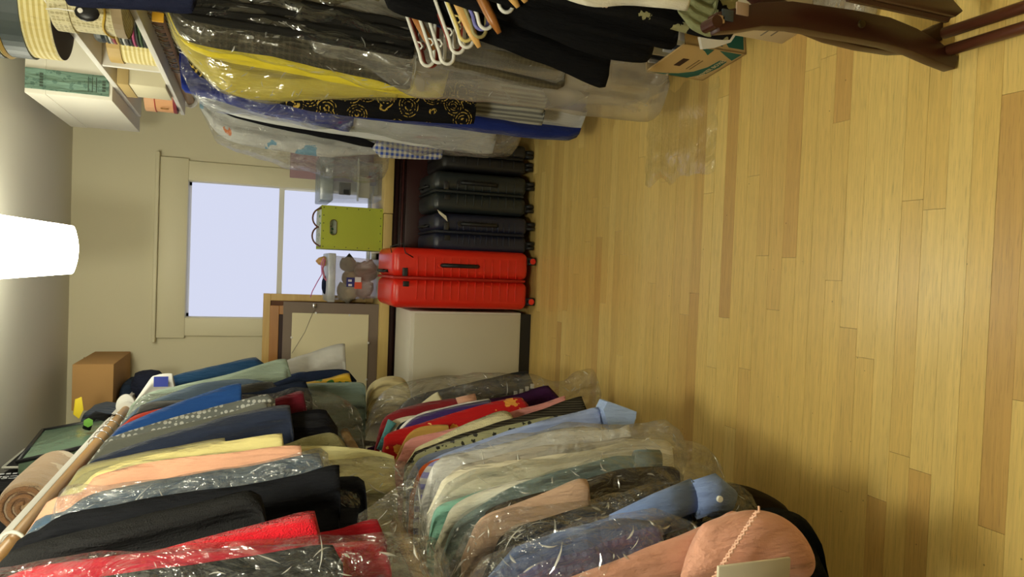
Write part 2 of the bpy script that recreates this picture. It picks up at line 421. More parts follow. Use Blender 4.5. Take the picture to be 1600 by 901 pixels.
tag(MB().box((SRX, .9, SRZ-.02), (XR, 3.9, SRZ)).build('closet_shelf', WHITE, bevel=.002), 'upper white shelf carrying the striped hat box and the labelled white box', 'shelf')
SLOZ = 1.79
tag(MB().box((SRX, .9, SLOZ-.018), (SRX+.34, 3.74, SLOZ)).build('closet_shelf', WHITE, bevel=.002), 'lower white shelf above the rod of long dresses', 'shelf')
dvY = at(200, 108, X=SRX).y
tag(MB().box((SRX+.004, dvY, SLOZ), (SRX+.34, dvY+.02, SRZ-.02)).build('shelf_divider', WHITE, bevel=.002), 'white upright board between the two shelves beside the hat boxes', 'divider')
rod(RODR[0], RODR[1], .3, 3.78, 'wooden rod crowded with wire hanger hooks above the long dresses', .019)

# ------------------------------------------------------------------ garment builder
def rows_from(edge, Y, rod_, side, half=None, nrow=26, pre=True):
    pts = []
    for e in edge:
        p = at(e[0], e[1], Y=Y); pts.append((p.x, p.z))
    cx, rz = rod_
    if pre and pts[0][1] < rz-.07:
        x0 = pts[0][0]; d = x0-cx
        zz = min(rz-.10, pts[0][1]+.16)
        if zz > pts[0][1]+.02: pts.insert(0, (cx+d*.88, zz))
        pts.insert(0, (cx+d*.25, zz+.055))
    out = [pts[0]]
    for q in pts[1:]:
        out.append((q[0], min(q[1], out[-1][1]-.004)))
    L = [math.hypot(b[0]-a[0], b[1]-a[1]) for a, b in zip(out, out[1:])]
    tot = sum(L); sm = []
    for i, (p, q) in enumerate(zip(out, out[1:])):
        k = max(1, round(nrow*L[i]/tot))
        for j in range(k):
            f = j/k
            # Catmull-Rom through the upper points, straight into the hem corner
            p0 = out[max(0, i-1)]; p3 = out[min(len(out)-1, i+2)]
            if i >= len(out)-2 or i == 0: sm.append((p[0]+(q[0]-p[0])*f, p[1]+(q[1]-p[1])*f))
            else:
                sm.append(tuple(.5*(2*p[c]+(q[c]-p0[c])*f+(2*p0[c]-5*p[c]+4*q[c]-p3[c])*f*f+(3*p[c]-p0[c]-3*q[c]+p3[c])*f**3) for c in (0, 1)))
    sm.append(out[-1])
    for i in range(1, len(sm)): sm[i] = (sm[i][0], min(sm[i][1], sm[i-1][1]-.0005))
    return sm
def sheet(edge, Y, rod_, thick=.05, fold=.008, seed=0, half=None, ncol=30, nrow=40, crumple=0, grow=0, lean=0, pre=True, freq=1.0):
    side = 1 if rod_[0] < 0 else -1
    rs = rows_from(edge, Y, rod_, side, nrow=nrow, pre=pre)
    cx = rod_[0]; rows = []; rnd = random.Random(seed); ph = rnd.uniform(0, 6.28); k1 = rnd.uniform(9, 15)*freq; k2 = rnd.uniform(3, 6)
    nr = len(rs)
    for i, (xe, z) in enumerate(rs):
        t = i/(nr-1); xe += side*grow
        if half is None:
            xw = 2*cx-xe
            if side > 0: xw = max(XL+.015, min(xw, cx-.03))
            else: xw = min(XR-.015, max(xw, cx+.03))
        else: xw = xe - side*2*half*(.35+.65*min(1, t*5))
        tw = thick*(.45+.55*min(1, t*4))
        fr = []; bk = []
        for j in range(ncol+1):
            uu = j/ncol; x = xe+(xw-xe)*uu; s = 1-abs(2*uu-1)**(6 if crumple else 14)
            hgt = tw*.5*max(.0, s)**.5
            rip = fold*(.25+t)*(math.sin(k1*uu*2.2+ph+.6*math.sin(4*t+ph))+.5*math.sin(k2*uu*5+ph*2+t*2))
            c = 0
            if crumple:
                q = Vector((x*9, Y*5+seed, z*7)); c = crumple*(noise.noise(q)+.6*noise.noise(q*2.7)+.35*noise.noise(q*6.1))
            else:
                q = Vector((x*7, seed*2.3, z*3.2)); q2 = Vector((x*22, seed*1.3, z*9)); c = min(.014, tw*.42)*noise.noise(q)+min(.005, tw*.14)*noise.noise(q2)
            yb = Y+rip*(s**.5 if s > 0 else 0)+lean*t
            dx = crumple*1.2*noise.noise(Vector((z*11, seed*1.7, 3+uu*2))) if crumple else .0025*noise.noise(Vector((z*14, seed*3.1, uu)))
            fr.append(Vector((x+dx, yb-hgt+c, z))); 
            if 0 < j < ncol: bk.append(Vector((x+dx, yb+hgt+c*.5, z)))
        rows.append(fr+bk[::-1])
    m_ = MB(); m_.loops(rows, cap0=True, cap1=True)
    return m_
_seed = [0]
GY = {}
def garment(key, name, label, cat, edge, Y, rod_, mat, thick=.05, fold=.008, group=None, half=None, **kw):
    _seed[0] += 1
    mb = sheet(edge, Y, rod_, thick*.6, fold*1.2, _seed[0], half, **kw)
    root = thing(name, label, cat, (rod_[0], Y, min(v.z for v in mb.v)), group)
    o = mb.build('body', mat, root, smooth=True); GY[key] = (root, Y)
    return root
GLINT_CREASE = [None]
def glint_crease_mat():
    if GLINT_CREASE[0]: return GLINT_CREASE[0]
    mt, nt = newmat('film_glint_crease'); o = nd(nt, 'ShaderNodeOutputMaterial')
    tr = nd(nt, 'ShaderNodeBsdfTransparent'); df = nd(nt, 'ShaderNodeBsdfDiffuse'); df.inputs[0].default_value = (.95, .96, .93, 1)  # whitish fold ridges: the film's sparkle is put into their colour
    tl = nd(nt, 'ShaderNodeBsdfTranslucent'); tl.inputs[0].default_value = (.95, .96, .93, 1)
    gs = nd(nt, 'ShaderNodeBsdfGlossy'); gs.inputs['Roughness'].default_value = .22
    m0 = nd(nt, 'ShaderNodeMixShader'); m0.inputs[0].default_value = .35
    nt.links.new(df.outputs[0], m0.inputs[1]); nt.links.new(tl.outputs[0], m0.inputs[2])
    m1 = nd(nt, 'ShaderNodeMixShader'); m1.inputs[0].default_value = .45
    nt.links.new(m0.outputs[0], m1.inputs[1]); nt.links.new(gs.outputs[0], m1.inputs[2])
    m2 = nd(nt, 'ShaderNodeMixShader'); m2.inputs[0].default_value = .42
    nt.links.new(m1.outputs[0], m2.inputs[1]); nt.links.new(tr.outputs[0], m2.inputs[2])
    nt.links.new(m2.outputs[0], o.inputs[0]); GLINT_CREASE[0] = mt
    return mt
def film(name, label, edge, Y, rod_, mat, thick=.09, crumple=.012, half=None, group='clear garment covers', glint_creases=70, **kw):
    _seed[0] += 1; nc = 34
    mb = sheet(edge, Y, rod_, thick, .006, _seed[0], half, ncol=nc, nrow=44, crumple=crumple, **kw)
    o = mb.build(name, mat, None, smooth=True)
    n = 2*nc; nr = len(mb.v)//n; rnd = random.Random(_seed[0]*13+1); cb = MB()
    def pt(i, j):
        i = min(max(i, 0), nr-1.001); j = min(max(j, 0), nc-.001); a, b_ = int(i), int(j); u, v = i-a, j-b_
        g = lambda p, q: mb.v[p*n+q]
        return (g(a, b_)*(1-u)+g(a+1, b_)*u)*(1-v)+(g(a, b_+1)*(1-u)+g(a+1, b_+1)*u)*v
    for k in range(glint_creases):  # scatter thin white ridges over the front as painted glints
        i = rnd.uniform(.06, .97)*nr; j = nc*(.02+.75*rnd.random()**1.5)
        c0 = pt(i, j); an = rnd.gauss(1.1, .55)*rnd.choice((1, 1, -1)); L = rnd.uniform(.008, .034)*(1.6 if rnd.random() < .15 else 1); W = rnd.uniform(.0007, .0026)
        pts = []
        ex = (pt(i, j+1)-pt(i, j)); ez = (pt(i+1, j)-pt(i, j)); lx, lz = max(ex.length, 1e-4), max(ez.length, 1e-4); bend = rnd.uniform(-.5, .5)
        for q in range(5):
            d = (q/4-.5)*L; aa = an+bend*(q/4-.5)
            pts.append(pt(i+d*math.sin(aa)/lz, j+d*math.cos(aa)/lx))
        vs = []
        for q, p in enumerate(pts):
            t = (pts[min(q+1, 4)]-pts[max(q-1, 0)])
            t = t.normalized() if t.length > 1e-6 else Vector((0, 0, 1))
            sd = t.cross(Vector((0, -1, 0))); sd = sd.normalized() if sd.length > 1e-6 else Vector((1, 0, 0))
            w_ = W*(1-abs(q/2-1))**.6 + .0001
            vs += [p+sd*w_+Vector((0, -.0006, 0)), p+Vector((0, -.0012-w_*.9, 0)), p-sd*w_+Vector((0, -.0006, 0))]
        cb.add(vs, [(q*3+r_, q*3+r_+1, q*3+r_+4, q*3+r_+3) for q in range(4) for r_ in (0, 1)])
    if glint_creases:
        co = cb.build('glint_creases', glint_crease_mat(), o); co['kind'] = 'stuff'
    return tag(o, label, 'garment cover', group)
def ptube(root, name, pts, Y, radii, mat, flat=.6, n=12, dy=0):
    P = [at(x, y, Y=Y) + Vector((0, dy, 0)) for x, y in pts]
    return MB().tube(P, radii, n, flat=flat, ref=(0, 1, 0)).build(name, mat, root, smooth=True)

FILM = plastic(.04, (240, 243, 236), rough=.08); FILM2 = plastic(.08, (225, 228, 222), 14, .1, .9, .32); FROST = plastic(.3, (226, 220, 200), 6, .25, .4, .2)
# ================================================================== CLOTHES: high rack (trousers, skirts)
G1 = 'trousers and skirts on the high rack'
def hi(key, name, label, cat, edge, Y, mat, **kw): return garment(key, name, label, cat, edge, Y, RODL, mat, group=G1, **kw)
hi('a', 'trousers', 'deep teal blue trousers hanging closest to the end wall', 'trousers', [(215, 625), (245, 600), (275, 585), (340, 570), (400, 558), (417, 571)], 3.28, fabric((28, 62, 92)), thick=.06)
hi('b', 'trousers', 'sage green trousers between teal trousers and grey-blue denim', 'trousers', [(205, 632), (235, 612), (273, 603), (360, 583), (448, 561), (459, 600)], 3.06, fabric((150, 166, 144)), thick=.06)
hi('b2', 'trousers', 'navy trousers with longer hem behind the sage green pair', 'trousers', [(390, 592), (440, 588), (478, 581), (482, 600)], 3.17, fabric((28, 48, 78)), thick=.05)
hi('b3', 'skirt', 'navy skirt hem hanging over the mustard one', 'skirt', [(420, 600), (470, 583), (520, 577), (545, 580), (557, 594)], 2.99, fabric((30, 40, 62)), thick=.04)
hi('b4', 'skirt', 'mustard yellow skirt hem with a green print', 'skirt', [(410, 612), (464, 599), (510, 591), (546, 583), (550, 598)], 2.92, fabric((200, 160, 40), 'floral', (60, 110, 50), 1.3), thick=.04)
hi('b5', 'skirt', 'long grey-green skirt hem hanging below the mustard one', 'skirt', [(430, 612), (480, 599), (530, 597), (568, 599), (566, 618), (560, 640)], 2.84, fabric((125, 142, 128)), thick=.05, fold=.014)
hi('c', 'trousers', 'faded grey-blue denim trousers beside the sage green pair', 'trousers', [(205, 645), (231, 628), (308, 600), (372, 592), (405, 594), (425, 598)], 2.76, fabric((88, 104, 118)), thick=.06)
hi('c1', 'trousers', 'charcoal trousers with a lace waistband below the denim', 'trousers', [(300, 622), (380, 601), (425, 596), (440, 612)], 2.69, fabric((78, 78, 74)), thick=.05)
hi('c2', 'trousers', 'dark navy short hem in front of the grey-green skirt', 'trousers', [(400, 612), (440, 602), (478, 596), (488, 622)], 2.66, fabric((24, 32, 48)), thick=.035)
hi('d', 'trousers', 'black trousers with an orange-red edge showing', 'trousers', [(196, 660), (214, 645), (260, 632), (312, 621)], 2.6, fabric((34, 30, 32)), thick=.05)
hi('d1', 'skirt', 'orange-red thin skirt edge at the rod', 'skirt', [(176, 678), (196, 660), (214, 648), (260, 636), (309, 625)], 2.56, fabric((190, 62, 40)), thick=.03)
hi('d2', 'skirt', 'burgundy velvet skirt hem', 'skirt', [(400, 630), (448, 616), (474, 611), (480, 640)], 2.5, fabric((100, 22, 34)), thick=.035)
hi('e', 'trousers', 'bright royal blue denim trousers', 'trousers', [(180, 673), (205, 658), (247, 640), (310, 617), (377, 598), (378, 622)], 2.46, fabric((38, 80, 142)), thick=.05)
hi('f', 'trousers', 'grey trousers with white dotted pattern', 'trousers', [(182, 680), (215, 668), (313, 641), (370, 626), (417, 615), (430, 623)], 2.37, fabric((112, 116, 108), 'dots', (190, 192, 180), .75), thick=.045)
hi('g', 'trousers', 'plain olive grey trousers next to the dotted pair', 'trousers', [(165, 693), (190, 684), (250, 670), (330, 652), (416, 628), (420, 642)], 2.31, fabric((108, 110, 98)), thick=.05)
hi('h1', 'skirt', 'black satin skirt hanging below the navy trousers', 'skirt', [(420, 660), (460, 645), (510, 641), (528, 668)], 2.25, fabric((20, 20, 24), rough=.5), thick=.04)
hi('h', 'trousers', 'dark navy wide trousers with folded hem', 'trousers', [(142, 720), (180, 704), (260, 677), (320, 660), (367, 647), (453, 633), (459, 672)], 2.18, fabric((44, 52, 70)), thick=.06)
hi('i2', 'skirt', 'khaki wool skirt end with nubby weave', 'skirt', [(440, 695), (480, 681), (515, 675), (532, 684), (542, 698)], 2.06, fabric((150, 146, 102), fuzz=.8), thick=.05)
hi('i', 'trousers', 'khaki cotton trousers between navy and cream pairs', 'trousers', [(112, 748), (130, 728), (180, 715), (260, 700), (351, 684), (352, 694)], 1.96, fabric((165, 158, 108)), thick=.045)
hi('i3', 'trousers', 'olive khaki trousers tucked behind the cream pair', 'trousers', [(118, 752), (140, 736), (180, 724), (260, 708), (330, 696), (332, 704)], 1.91, fabric((150, 146, 104)), thick=.035)
hi('j', 'trousers', 'pale butter yellow trousers', 'trousers', [(128, 758), (150, 738), (200, 720), (260, 706), (350, 690), (441, 677), (438, 692)], 1.86, fabric((226, 214, 142)), thick=.045)
hi('s', 'skirt', 'long cream yellow skirt hem showing under the peach trousers', 'skirt', [(300, 712), (400, 702), (472, 697), (530, 697), (600, 706), (616, 712), (612, 760), (606, 800)], 1.795, fabric((200, 192, 132)), thick=.045, fold=.015)
hi('k', 'trousers', 'peach orange trousers beside the butter yellow pair', 'trousers', [(128, 768), (145, 748), (180, 735), (233, 722), (350, 708), (470, 695), (473, 712)], 1.735, fabric((226, 170, 134)), thick=.05)
hi('l', 'trousers', 'steel blue trousers inside a clear cover', 'trousers', [(98, 800), (130, 778), (180, 763), (278, 745), (384, 728), (480, 710), (498, 708), (506, 728)], 1.645, fabric((72, 92, 108)), thick=.05)
hi('m', 'trousers', 'smooth black trousers with longer pointed hem', 'trousers', [(60, 828), (100, 803), (180, 788), (290, 769), (400, 754), (465, 742), (530, 726), (524, 770)], 1.535, fabric((20, 21, 24)), thick=.06, fold=.012)
hi('m2', 'trousers', 'black crumpled trousers hanging lowest on the high rack', 'trousers', [(300, 800), (420, 760), (500, 750), (560, 745), (572, 764), (560, 800)], 1.575, fabric((34, 36, 42)), thick=.035)
hi('n', 'coat', 'heavy black wool coat with a broad lapel', 'coat', [(0, 878), (40, 850), (110, 830), (180, 815), (317, 783), (393, 768), (413, 790), (420, 830)], 1.385, fabric((30, 30, 29), fuzz=.6), thick=.07, fold=.014)
hi('o2', 'jacket', 'dark red smooth jacket hem below the red fleece', 'jacket', [(300, 868), (430, 845), (520, 828), (589, 810), (603, 842)], 1.285, fabric((142, 16, 26)), thick=.04)
hi('o', 'jacket', 'bright red fleece jacket', 'jacket', [(120, 905), (200, 872), (283, 849), (400, 821), (492, 799), (500, 830)], 1.235, fabric((196, 20, 34), fuzz=.9), thick=.045)
hi('p', 'jacket', 'crimson jacket inside the closest clear cover', 'jacket', [(0, 905), (60, 884), (180, 868), (330, 856), (480, 850), (600, 848), (610, 880)], 1.165, fabric((176, 34, 50)), thick=.03)
hi('q', 'jacket', 'charcoal jacket in front of the crimson one', 'jacket', [(0, 930), (180, 896), (300, 882), (400, 868), (520, 851), (536, 880)], 1.115, fabric((44, 46, 44)), thick=.04)

# added garments out of view, shading the floor; the racks run on beside the camera
for k_, (yy_, cl_, nm_) in enumerate(((.60, (60, 64, 84), 'slate blue'), (.54, (120, 112, 96), 'taupe'), (.48, (34, 34, 36), 'black'), (.42, (150, 140, 120), 'sand'))):
    for rr_, zt_h, zb_h, kind_ in ((RODL, 1.86, 1.22, 'trousers'), (RODLL, 1.0, .42, 'shirt')):
        _seed[0] += 1; edge_ = []
        rows_ = []
        for i_ in range(14):
            t_ = i_/13; z_h = zt_h+(zb_h-zt_h)*t_; hw_ = .06+.19*min(1, t_*4)+.02*t_
            rows_.append([Vector((rr_[0]+hw_*math.cos(q_), yy_+.022*math.sin(q_)*(1+.3*math.sin(hw_*60+q_*3)), z_h)) for q_ in [2*math.pi*j_/20 for j_ in range(20)]])
        root_ = thing(kind_, '%s %s added on the rack out of view beside the viewer to shade the floor' % (nm_, kind_), kind_, (rr_[0], yy_, zb_h), G1 if kind_ == 'trousers' else 'shirts and blouses on the low rack')
        MB().loops(rows_).build('body', fabric(cl_), root_, smooth=True)
# white shoulder cover with label over the teal trousers
rt = garment('cov', 'shoulder_cover', 'white paper shoulder cover with blue label over the sage trousers', 'garment cover', [(205, 635), (232, 595), (243, 586), (270, 584), (274, 602)], 3.20, RODL, plain((222, 220, 205), .8), thick=.05)
c0, c1 = at(240, 604, Y=3.165), at(263, 588, Y=3.165)
MB().box((c0.x, 3.163, c0.z), (c1.x, 3.168, c1.z)).build('label_panel', plain((52, 70, 170), .5), rt)
# white tissue sheet
rt = garment('tis', 'tissue_cover', 'white translucent tissue cover fanned out before the framed boards', 'garment cover', [(400, 590), (440, 566), (480, 552), (539, 537), (541, 575)], 3.36, RODL, plastic(.75, (225, 225, 212), 6, .4, .3, .1), thick=.03)

film('garment_cover', 'crumpled clear cover over the steel blue trousers', [(78, 815), (92, 770), (120, 756), (180, 755), (290, 738), (384, 722), (502, 702), (515, 735), (560, 760)], 1.60, RODL, FILM2, thick=.07)
film('garment_cover', 'clear cover over the crimson and charcoal jackets, closest on the high rack', [(0, 890), (100, 872), (180, 860), (327, 846), (480, 839), (626, 838), (680, 842), (694, 860)], 1.115, RODL, FILM, thick=.13)
film('garment_cover', 'clear cover hanging over the long grey-green skirt and navy hems', [(430, 612), (470, 606), (520, 612), (560, 640), (566, 670), (560, 700)], 2.60, RODL, FILM, thick=.06)
film('garment_cover', 'clear cover drooping over the cream skirt below the black trousers', [(420, 745), (520, 716), (590, 715), (640, 722), (655, 735), (648, 790)], 1.66, RODL, FILM, thick=.05)
film('garment_cover', 'clear cover showing stripes on the sage green trousers at the rod', [(205, 640), (225, 618), (260, 612), (300, 607), (320, 608)], 2.90, RODL, FILM2, thick=.06)

# ================================================================== CLOTHES: low rack (shirts, blouses)
G2 = 'shirts and blouses on the low rack'
def lo(key, name, label, cat, edge, Y, mat, **kw): return garment(key, name, label, cat, edge, Y, RODLL, mat, group=G2, **kw)
r = lo('A', 'dress', 'charcoal black dress with white marks at the hem beside the white cabinet', 'dress', [(590, 690), (620, 640), (650, 618), (693, 607), (760, 592), (824, 579), (834, 600)], 2.72, fabric((48, 50, 52), rough=.6), thick=.05)
for px in ((805, 614), (814, 611), (823, 607), (831, 603)):
    c = at(px[0], px[1], Y=2.69); MB().box((c.x-.009, 2.686, c.z-.008), (c.x+.009, 2.692, c.z+.006)).build('white_patch', plain((225, 225, 220), .7), r)
lo('A2', 'dress', 'deep purple dress with a turned hem on the low rack', 'dress', [(600, 690), (640, 645), (700, 632), (800, 617), (856, 602), (873, 620)], 2.55, fabric((62, 28, 68)), thick=.045)
lo('A3', 'blouse', 'cream lace blouse showing between plastic and the dark red shirt', 'blouse', [(610, 690), (625, 660), (660, 628), (684, 612), (690, 622)], 2.46, fabric((205, 198, 160)), thick=.04)
r = lo('B', 'shirt', 'dark red shirt with a tan folded cuff', 'shirt', [(584, 706), (590, 680), (604, 649), (653, 631), (690, 625), (716, 623), (717, 634)], 2.32, fabric((122, 30, 34)), thick=.04)
ptube(r, 'cuff', [(714, 629), (743, 622)], 2.32, .018, fabric((196, 150, 122)), flat=.7)
r = lo('C', 'cardigan', 'off-white cardigan with teal bobble trim', 'cardigan', [(592, 712), (596, 690), (606, 665), (616, 656), (640, 650), (660, 648)], 2.26, fabric((206, 200, 172)), thick=.03)
ptube(r, 'trim', [(592, 702), (603, 676), (613, 658)], 2.235, [.008, .009, .016], fabric((80, 140, 138), fuzz=.9))
lo('C2', 'shirt', 'black shirt shoulder behind the white-edged purple blouse', 'shirt', [(610, 700), (620, 668), (640, 655), (690, 643), (720, 640)], 2.22, fabric((30, 34, 36)), thick=.03)
lo('D', 'blouse', 'purple blouse with a white edge', 'blouse', [(622, 680), (632, 665), (652, 650), (700, 637), (766, 624), (767, 632)], 2.175, fabric((60, 40, 96), 'hstripe', (60, 40, 96)), thick=.03)
lo('D2', 'blouse', 'white piped blouse edge on the purple one', 'blouse', [(615, 686), (626, 666), (649, 648), (700, 634), (764, 622), (767, 626)], 2.2, fabric((225, 222, 210)), thick=.02)
r = lo('E', 'dress', 'red silk dress with gold flower print', 'dress', [(596, 712), (600, 690), (606, 678), (660, 661), (737, 636), (790, 623), (815, 621), (825, 632)], 2.11, fabric((172, 24, 24), 'floral', (214, 150, 60), 1.5, col3=(230, 190, 110)), thick=.045)
lo('F0', 'scarf', 'gold satin scarf looped over a hanger beside the pink blouse', 'scarf', [(618, 716), (628, 694), (640, 676), (660, 666), (700, 664), (702, 672)], 2.06, fabric((170, 136, 66), rough=.5), thick=.03)
lo('F', 'blouse', 'salmon pink blouse with long sleeve', 'blouse', [(612, 735), (626, 708), (642, 685), (711, 668), (798, 643), (850, 629), (884, 619), (884, 630)], 2.01, fabric((206, 140, 130)), thick=.04)
lo('G', 'jumper', 'cream knitted jumper with ribbed hem', 'jumper', [(636, 720), (649, 700), (693, 678), (740, 657), (782, 642), (798, 645), (803, 654)], 1.955, fabric((214, 206, 158), fuzz=.9), thick=.045)
lo('H', 'dress', 'black pinstriped pleated dress with olive edge', 'dress', [(632, 728), (645, 710), (662, 699), (760, 664), (833, 644), (909, 618), (917, 638)], 1.90, fabric((38, 34, 28), 'stripe', (70, 66, 52), 2.5), thick=.045)
lo('H2', 'blouse', 'olive and black snake print blouse', 'blouse', [(632, 738), (646, 716), (664, 704), (760, 672), (840, 654), (880, 648), (884, 656)], 1.86, fabric((150, 150, 110), 'floral', (38, 38, 30), 4.0), thick=.03)
lo('I', 'shirt', 'dusty blue-grey shirt beside the light blue one', 'shirt', [(636, 746), (646, 728), (664, 711), (720, 696), (770, 685), (820, 676), (822, 690)], 1.825, fabric((112, 122, 140)), thick=.035)
r = lo('J', 'shirt', 'light blue dress shirt with a flared open cuff', 'shirt', [(640, 760), (655, 735), (680, 716), (760, 686), (849, 656), (905, 643), (937, 636), (940, 668)], 1.785, fabric((150, 166, 200)), thick=.04)
CUF = fabric((160, 182, 216)); 
MB().loops([[at(x, y, Y=1.785)+Vector((0, d, 0)) for d in (-.028, .02) for (x, y) in (pts if d < 0 else pts[::-1])] for pts in ([(936, 637), (940, 650), (945, 668)], [(942, 625), (958, 645), (978, 664)], [(946, 625), (968, 645), (982, 662)], [(987, 640), (986, 650), (980, 664)])], True, True).build('cuff', CUF, r, smooth=False)
lo('K', 'shirt', 'bright orange shirt peeking out between blue and white ones', 'shirt', [(640, 775), (648, 750), (657, 730), (676, 718), (720, 708), (722, 716)], 1.745, fabric((206, 92, 36)), thick=.03)
lo('K2', 'blouse', 'white blouse with lilac piping next to the orange shirt', 'blouse', [(648, 775), (656, 748), (672, 724), (700, 714), (760, 703), (762, 712)], 1.715, fabric((214, 212, 206), 'stripe', (150, 150, 200), .6), thick=.028)
lo('L', 'blouse', 'off-white blouse with rolled cuff under plastic', 'blouse', [(656, 790), (668, 748), (690, 715), (760, 699), (889, 667), (955, 672), (982, 664), (986, 684)], 1.675, fabric((226, 225, 212)), thick=.04)
lo('L2', 'jacket', 'taupe jacket sleeve with dark cuff under plastic', 'jacket', [(700, 740), (760, 716), (850, 696), (930, 690), (985, 681), (998, 690)], 1.63, fabric((176, 170, 150)), thick=.03)
lo('M', 'blouse', 'cream silk blouse reaching below the dark cuff', 'blouse', [(668, 800), (690, 752), (740, 728), (860, 712), (946, 697), (982, 686), (1040, 688), (1050, 700), (1052, 724)], 1.575, fabric((226, 220, 190)), thick=.045)
lo('N', 'cardigan', 'mint green cardigan shoulder', 'cardigan', [(668, 850), (674, 815), (682, 793), (707, 779), (790, 755), (900, 735), (905, 750)], 1.50, fabric((140, 196, 172)), thick=.04)
lo('N2', 'blouse', 'ivory blouse in front of the mint cardigan', 'blouse', [(680, 850), (700, 800), (725, 778), (775, 758), (860, 740), (870, 752)], 1.45, fabric((228, 228, 206)), thick=.03)
r = lo('O', 'shirt', 'slate green crumpled shirt with cuff', 'shirt', [(690, 872), (702, 835), (720, 810), (796, 763), (850, 741), (905, 725), (964, 711), (1000, 713)], 1.40, fabric((120, 140, 134)), thick=.05, fold=.016)
ptube(r, 'cuff', [(992, 723), (1010, 722), (1029, 722)], 1.40, [.03, .03, .029], fabric((108, 122, 118)), flat=.6)
lo('O2', 'jacket', 'dark brown jacket sleeve under the film', 'jacket', [(760, 800), (880, 760), (960, 735), (1040, 728), (1062, 738), (1060, 760)], 1.355, fabric((66, 58, 44)), thick=.03)
lo('P', 'blouse', 'beige pink blouse with rounded shoulder', 'blouse', [(722, 870), (740, 827), (760, 803), (830, 777), (907, 748), (921, 762), (925, 800)], 1.30, fabric((190, 160, 132)), thick=.05)
lo('Q', 'jumper', 'fuzzy black jumper edge beside the blue shirt', 'jumper', [(780, 840), (880, 800), (978, 774), (1030, 760), (1085, 750), (1095, 765)], 1.255, fabric((44, 38, 30), fuzz=1.0), thick=.03)
r = lo('R', 'shirt', 'blue dress shirt with a buttoned cuff sticking out', 'shirt', [(760, 905), (800, 858), (880, 826), (992, 794), (1040, 778), (1069, 767), (1080, 800)], 1.205, fabric((110, 132, 172)), thick=.04)
ptube(r, 'sleeve', [(960, 826), (1030, 795), (1085, 772)], 1.18, [.03, .034, .034], fabric((116, 138, 178)), flat=.6)
ptube(r, 'cuff', [(1084, 781), (1110, 772), (1136, 790)], 1.175, [.040, .043, .036], fabric((126, 148, 190)), flat=.55)
c = at(1124, 779, Y=1.15); MB().lathe([(.001, -.004), (.006, -.004), (.0065, 0), (.006, .002)], c, axis='y', n=14).build('button', plain((225, 222, 200), .3), r)
lo('S', 'shirt', 'denim blue shirt with black edging inside crinkled film', 'shirt', [(745, 915), (790, 880), (860, 851), (920, 826), (970, 809), (1030, 818), (1040, 840)], 1.13, fabric((86, 102, 140), 'hstripe', (96, 112, 150), .3), thick=.04)
lo('S2', 'shirt', 'indigo blue patterned shirt beneath the closest film', 'shirt', [(775, 925), (830, 885), (900, 862), (960, 842), (1030, 822), (1040, 850)], 1.085, fabric((78, 78, 118), 'dots', (98, 98, 138), .8), thick=.035)
lo('V', 'dress', 'added long dark brown dress blocking light behind the blue shirt cuff', 'dress', [(950, 800), (1050, 762), (1110, 752), (1160, 758), (1200, 772), (1228, 790), (1240, 806)], 1.33, fabric((46, 38, 24)), thick=.04)  # added low hem, keeps lamplight off the floor under the rack
lo('U', 'dress', 'added long black dress standing in for shadow under the peach suede blouse', 'dress', [(1000, 850), (1120, 812), (1190, 797), (1215, 793), (1250, 804), (1270, 824), (1280, 856), (1284, 892)], 1.105, fabric((14, 18, 18)), thick=.06)  # added black shape, darkens the floor shadow and blocks the near lamp
r = lo('T', 'blouse', 'peach suede blouse with whip-stitched sleeve, closest on the low rack', 'blouse', [(780, 940), (887, 901), (1025, 847), (1110, 815), (1150, 798), (1165, 840), (1150, 900)], 1.03, fabric((222, 166, 138)), thick=.05)
SU = fabric((224, 168, 140))
sl_rows = []
for (pa, pb, d) in (([1096, 818], [1060, 905], .02), ([1140, 803], [1100, 905], .034), ([1184, 793], [1140, 900], .045), ([1225, 803], [1180, 895], .05), ([1252, 830], [1225, 900], .044), ([1266, 868], [1254, 905], .03)):
    a_, b_ = at(*pa, Y=.985), at(*pb, Y=.985); ring = []
    for j in range(16):
        an = 2*math.pi*j/16; f = .5-.5*math.cos(an); ring.append(a_.lerp(b_, f)+Vector((0, -d*math.sin(an), 0)))
    sl_rows.append(ring)
sv = MB().loops(sl_rows).build('sleeve', SU, r, smooth=True)
sm_ = sv.modifiers.new('smooth', 'SUBSURF'); sm_.levels = 2; sm_.render_levels = 2
ST = plain((236, 190, 160), .8)
for k in range(15):
    f = k/14; c = at(1182-64*f, 797+98*f, Y=.936-.0*f)
    MB().tube([c+Vector((-.006, .0, .006)), c+Vector((.0, -.006, 0)), c+Vector((.006, .0, -.004))], .0022, 5).build('stitch', ST, r)
a_ = at(1122, 884, Y=.905); b_ = at(1232, 925, Y=.905)
tag(MB().box((b_.x-.05, .903, b_.z), (a_.x+.0, .909, a_.z)).build('card_insert', plain((214, 206, 176), .8), bevel=.002), 'stiff cream card showing under the peach suede blouse', 'card')

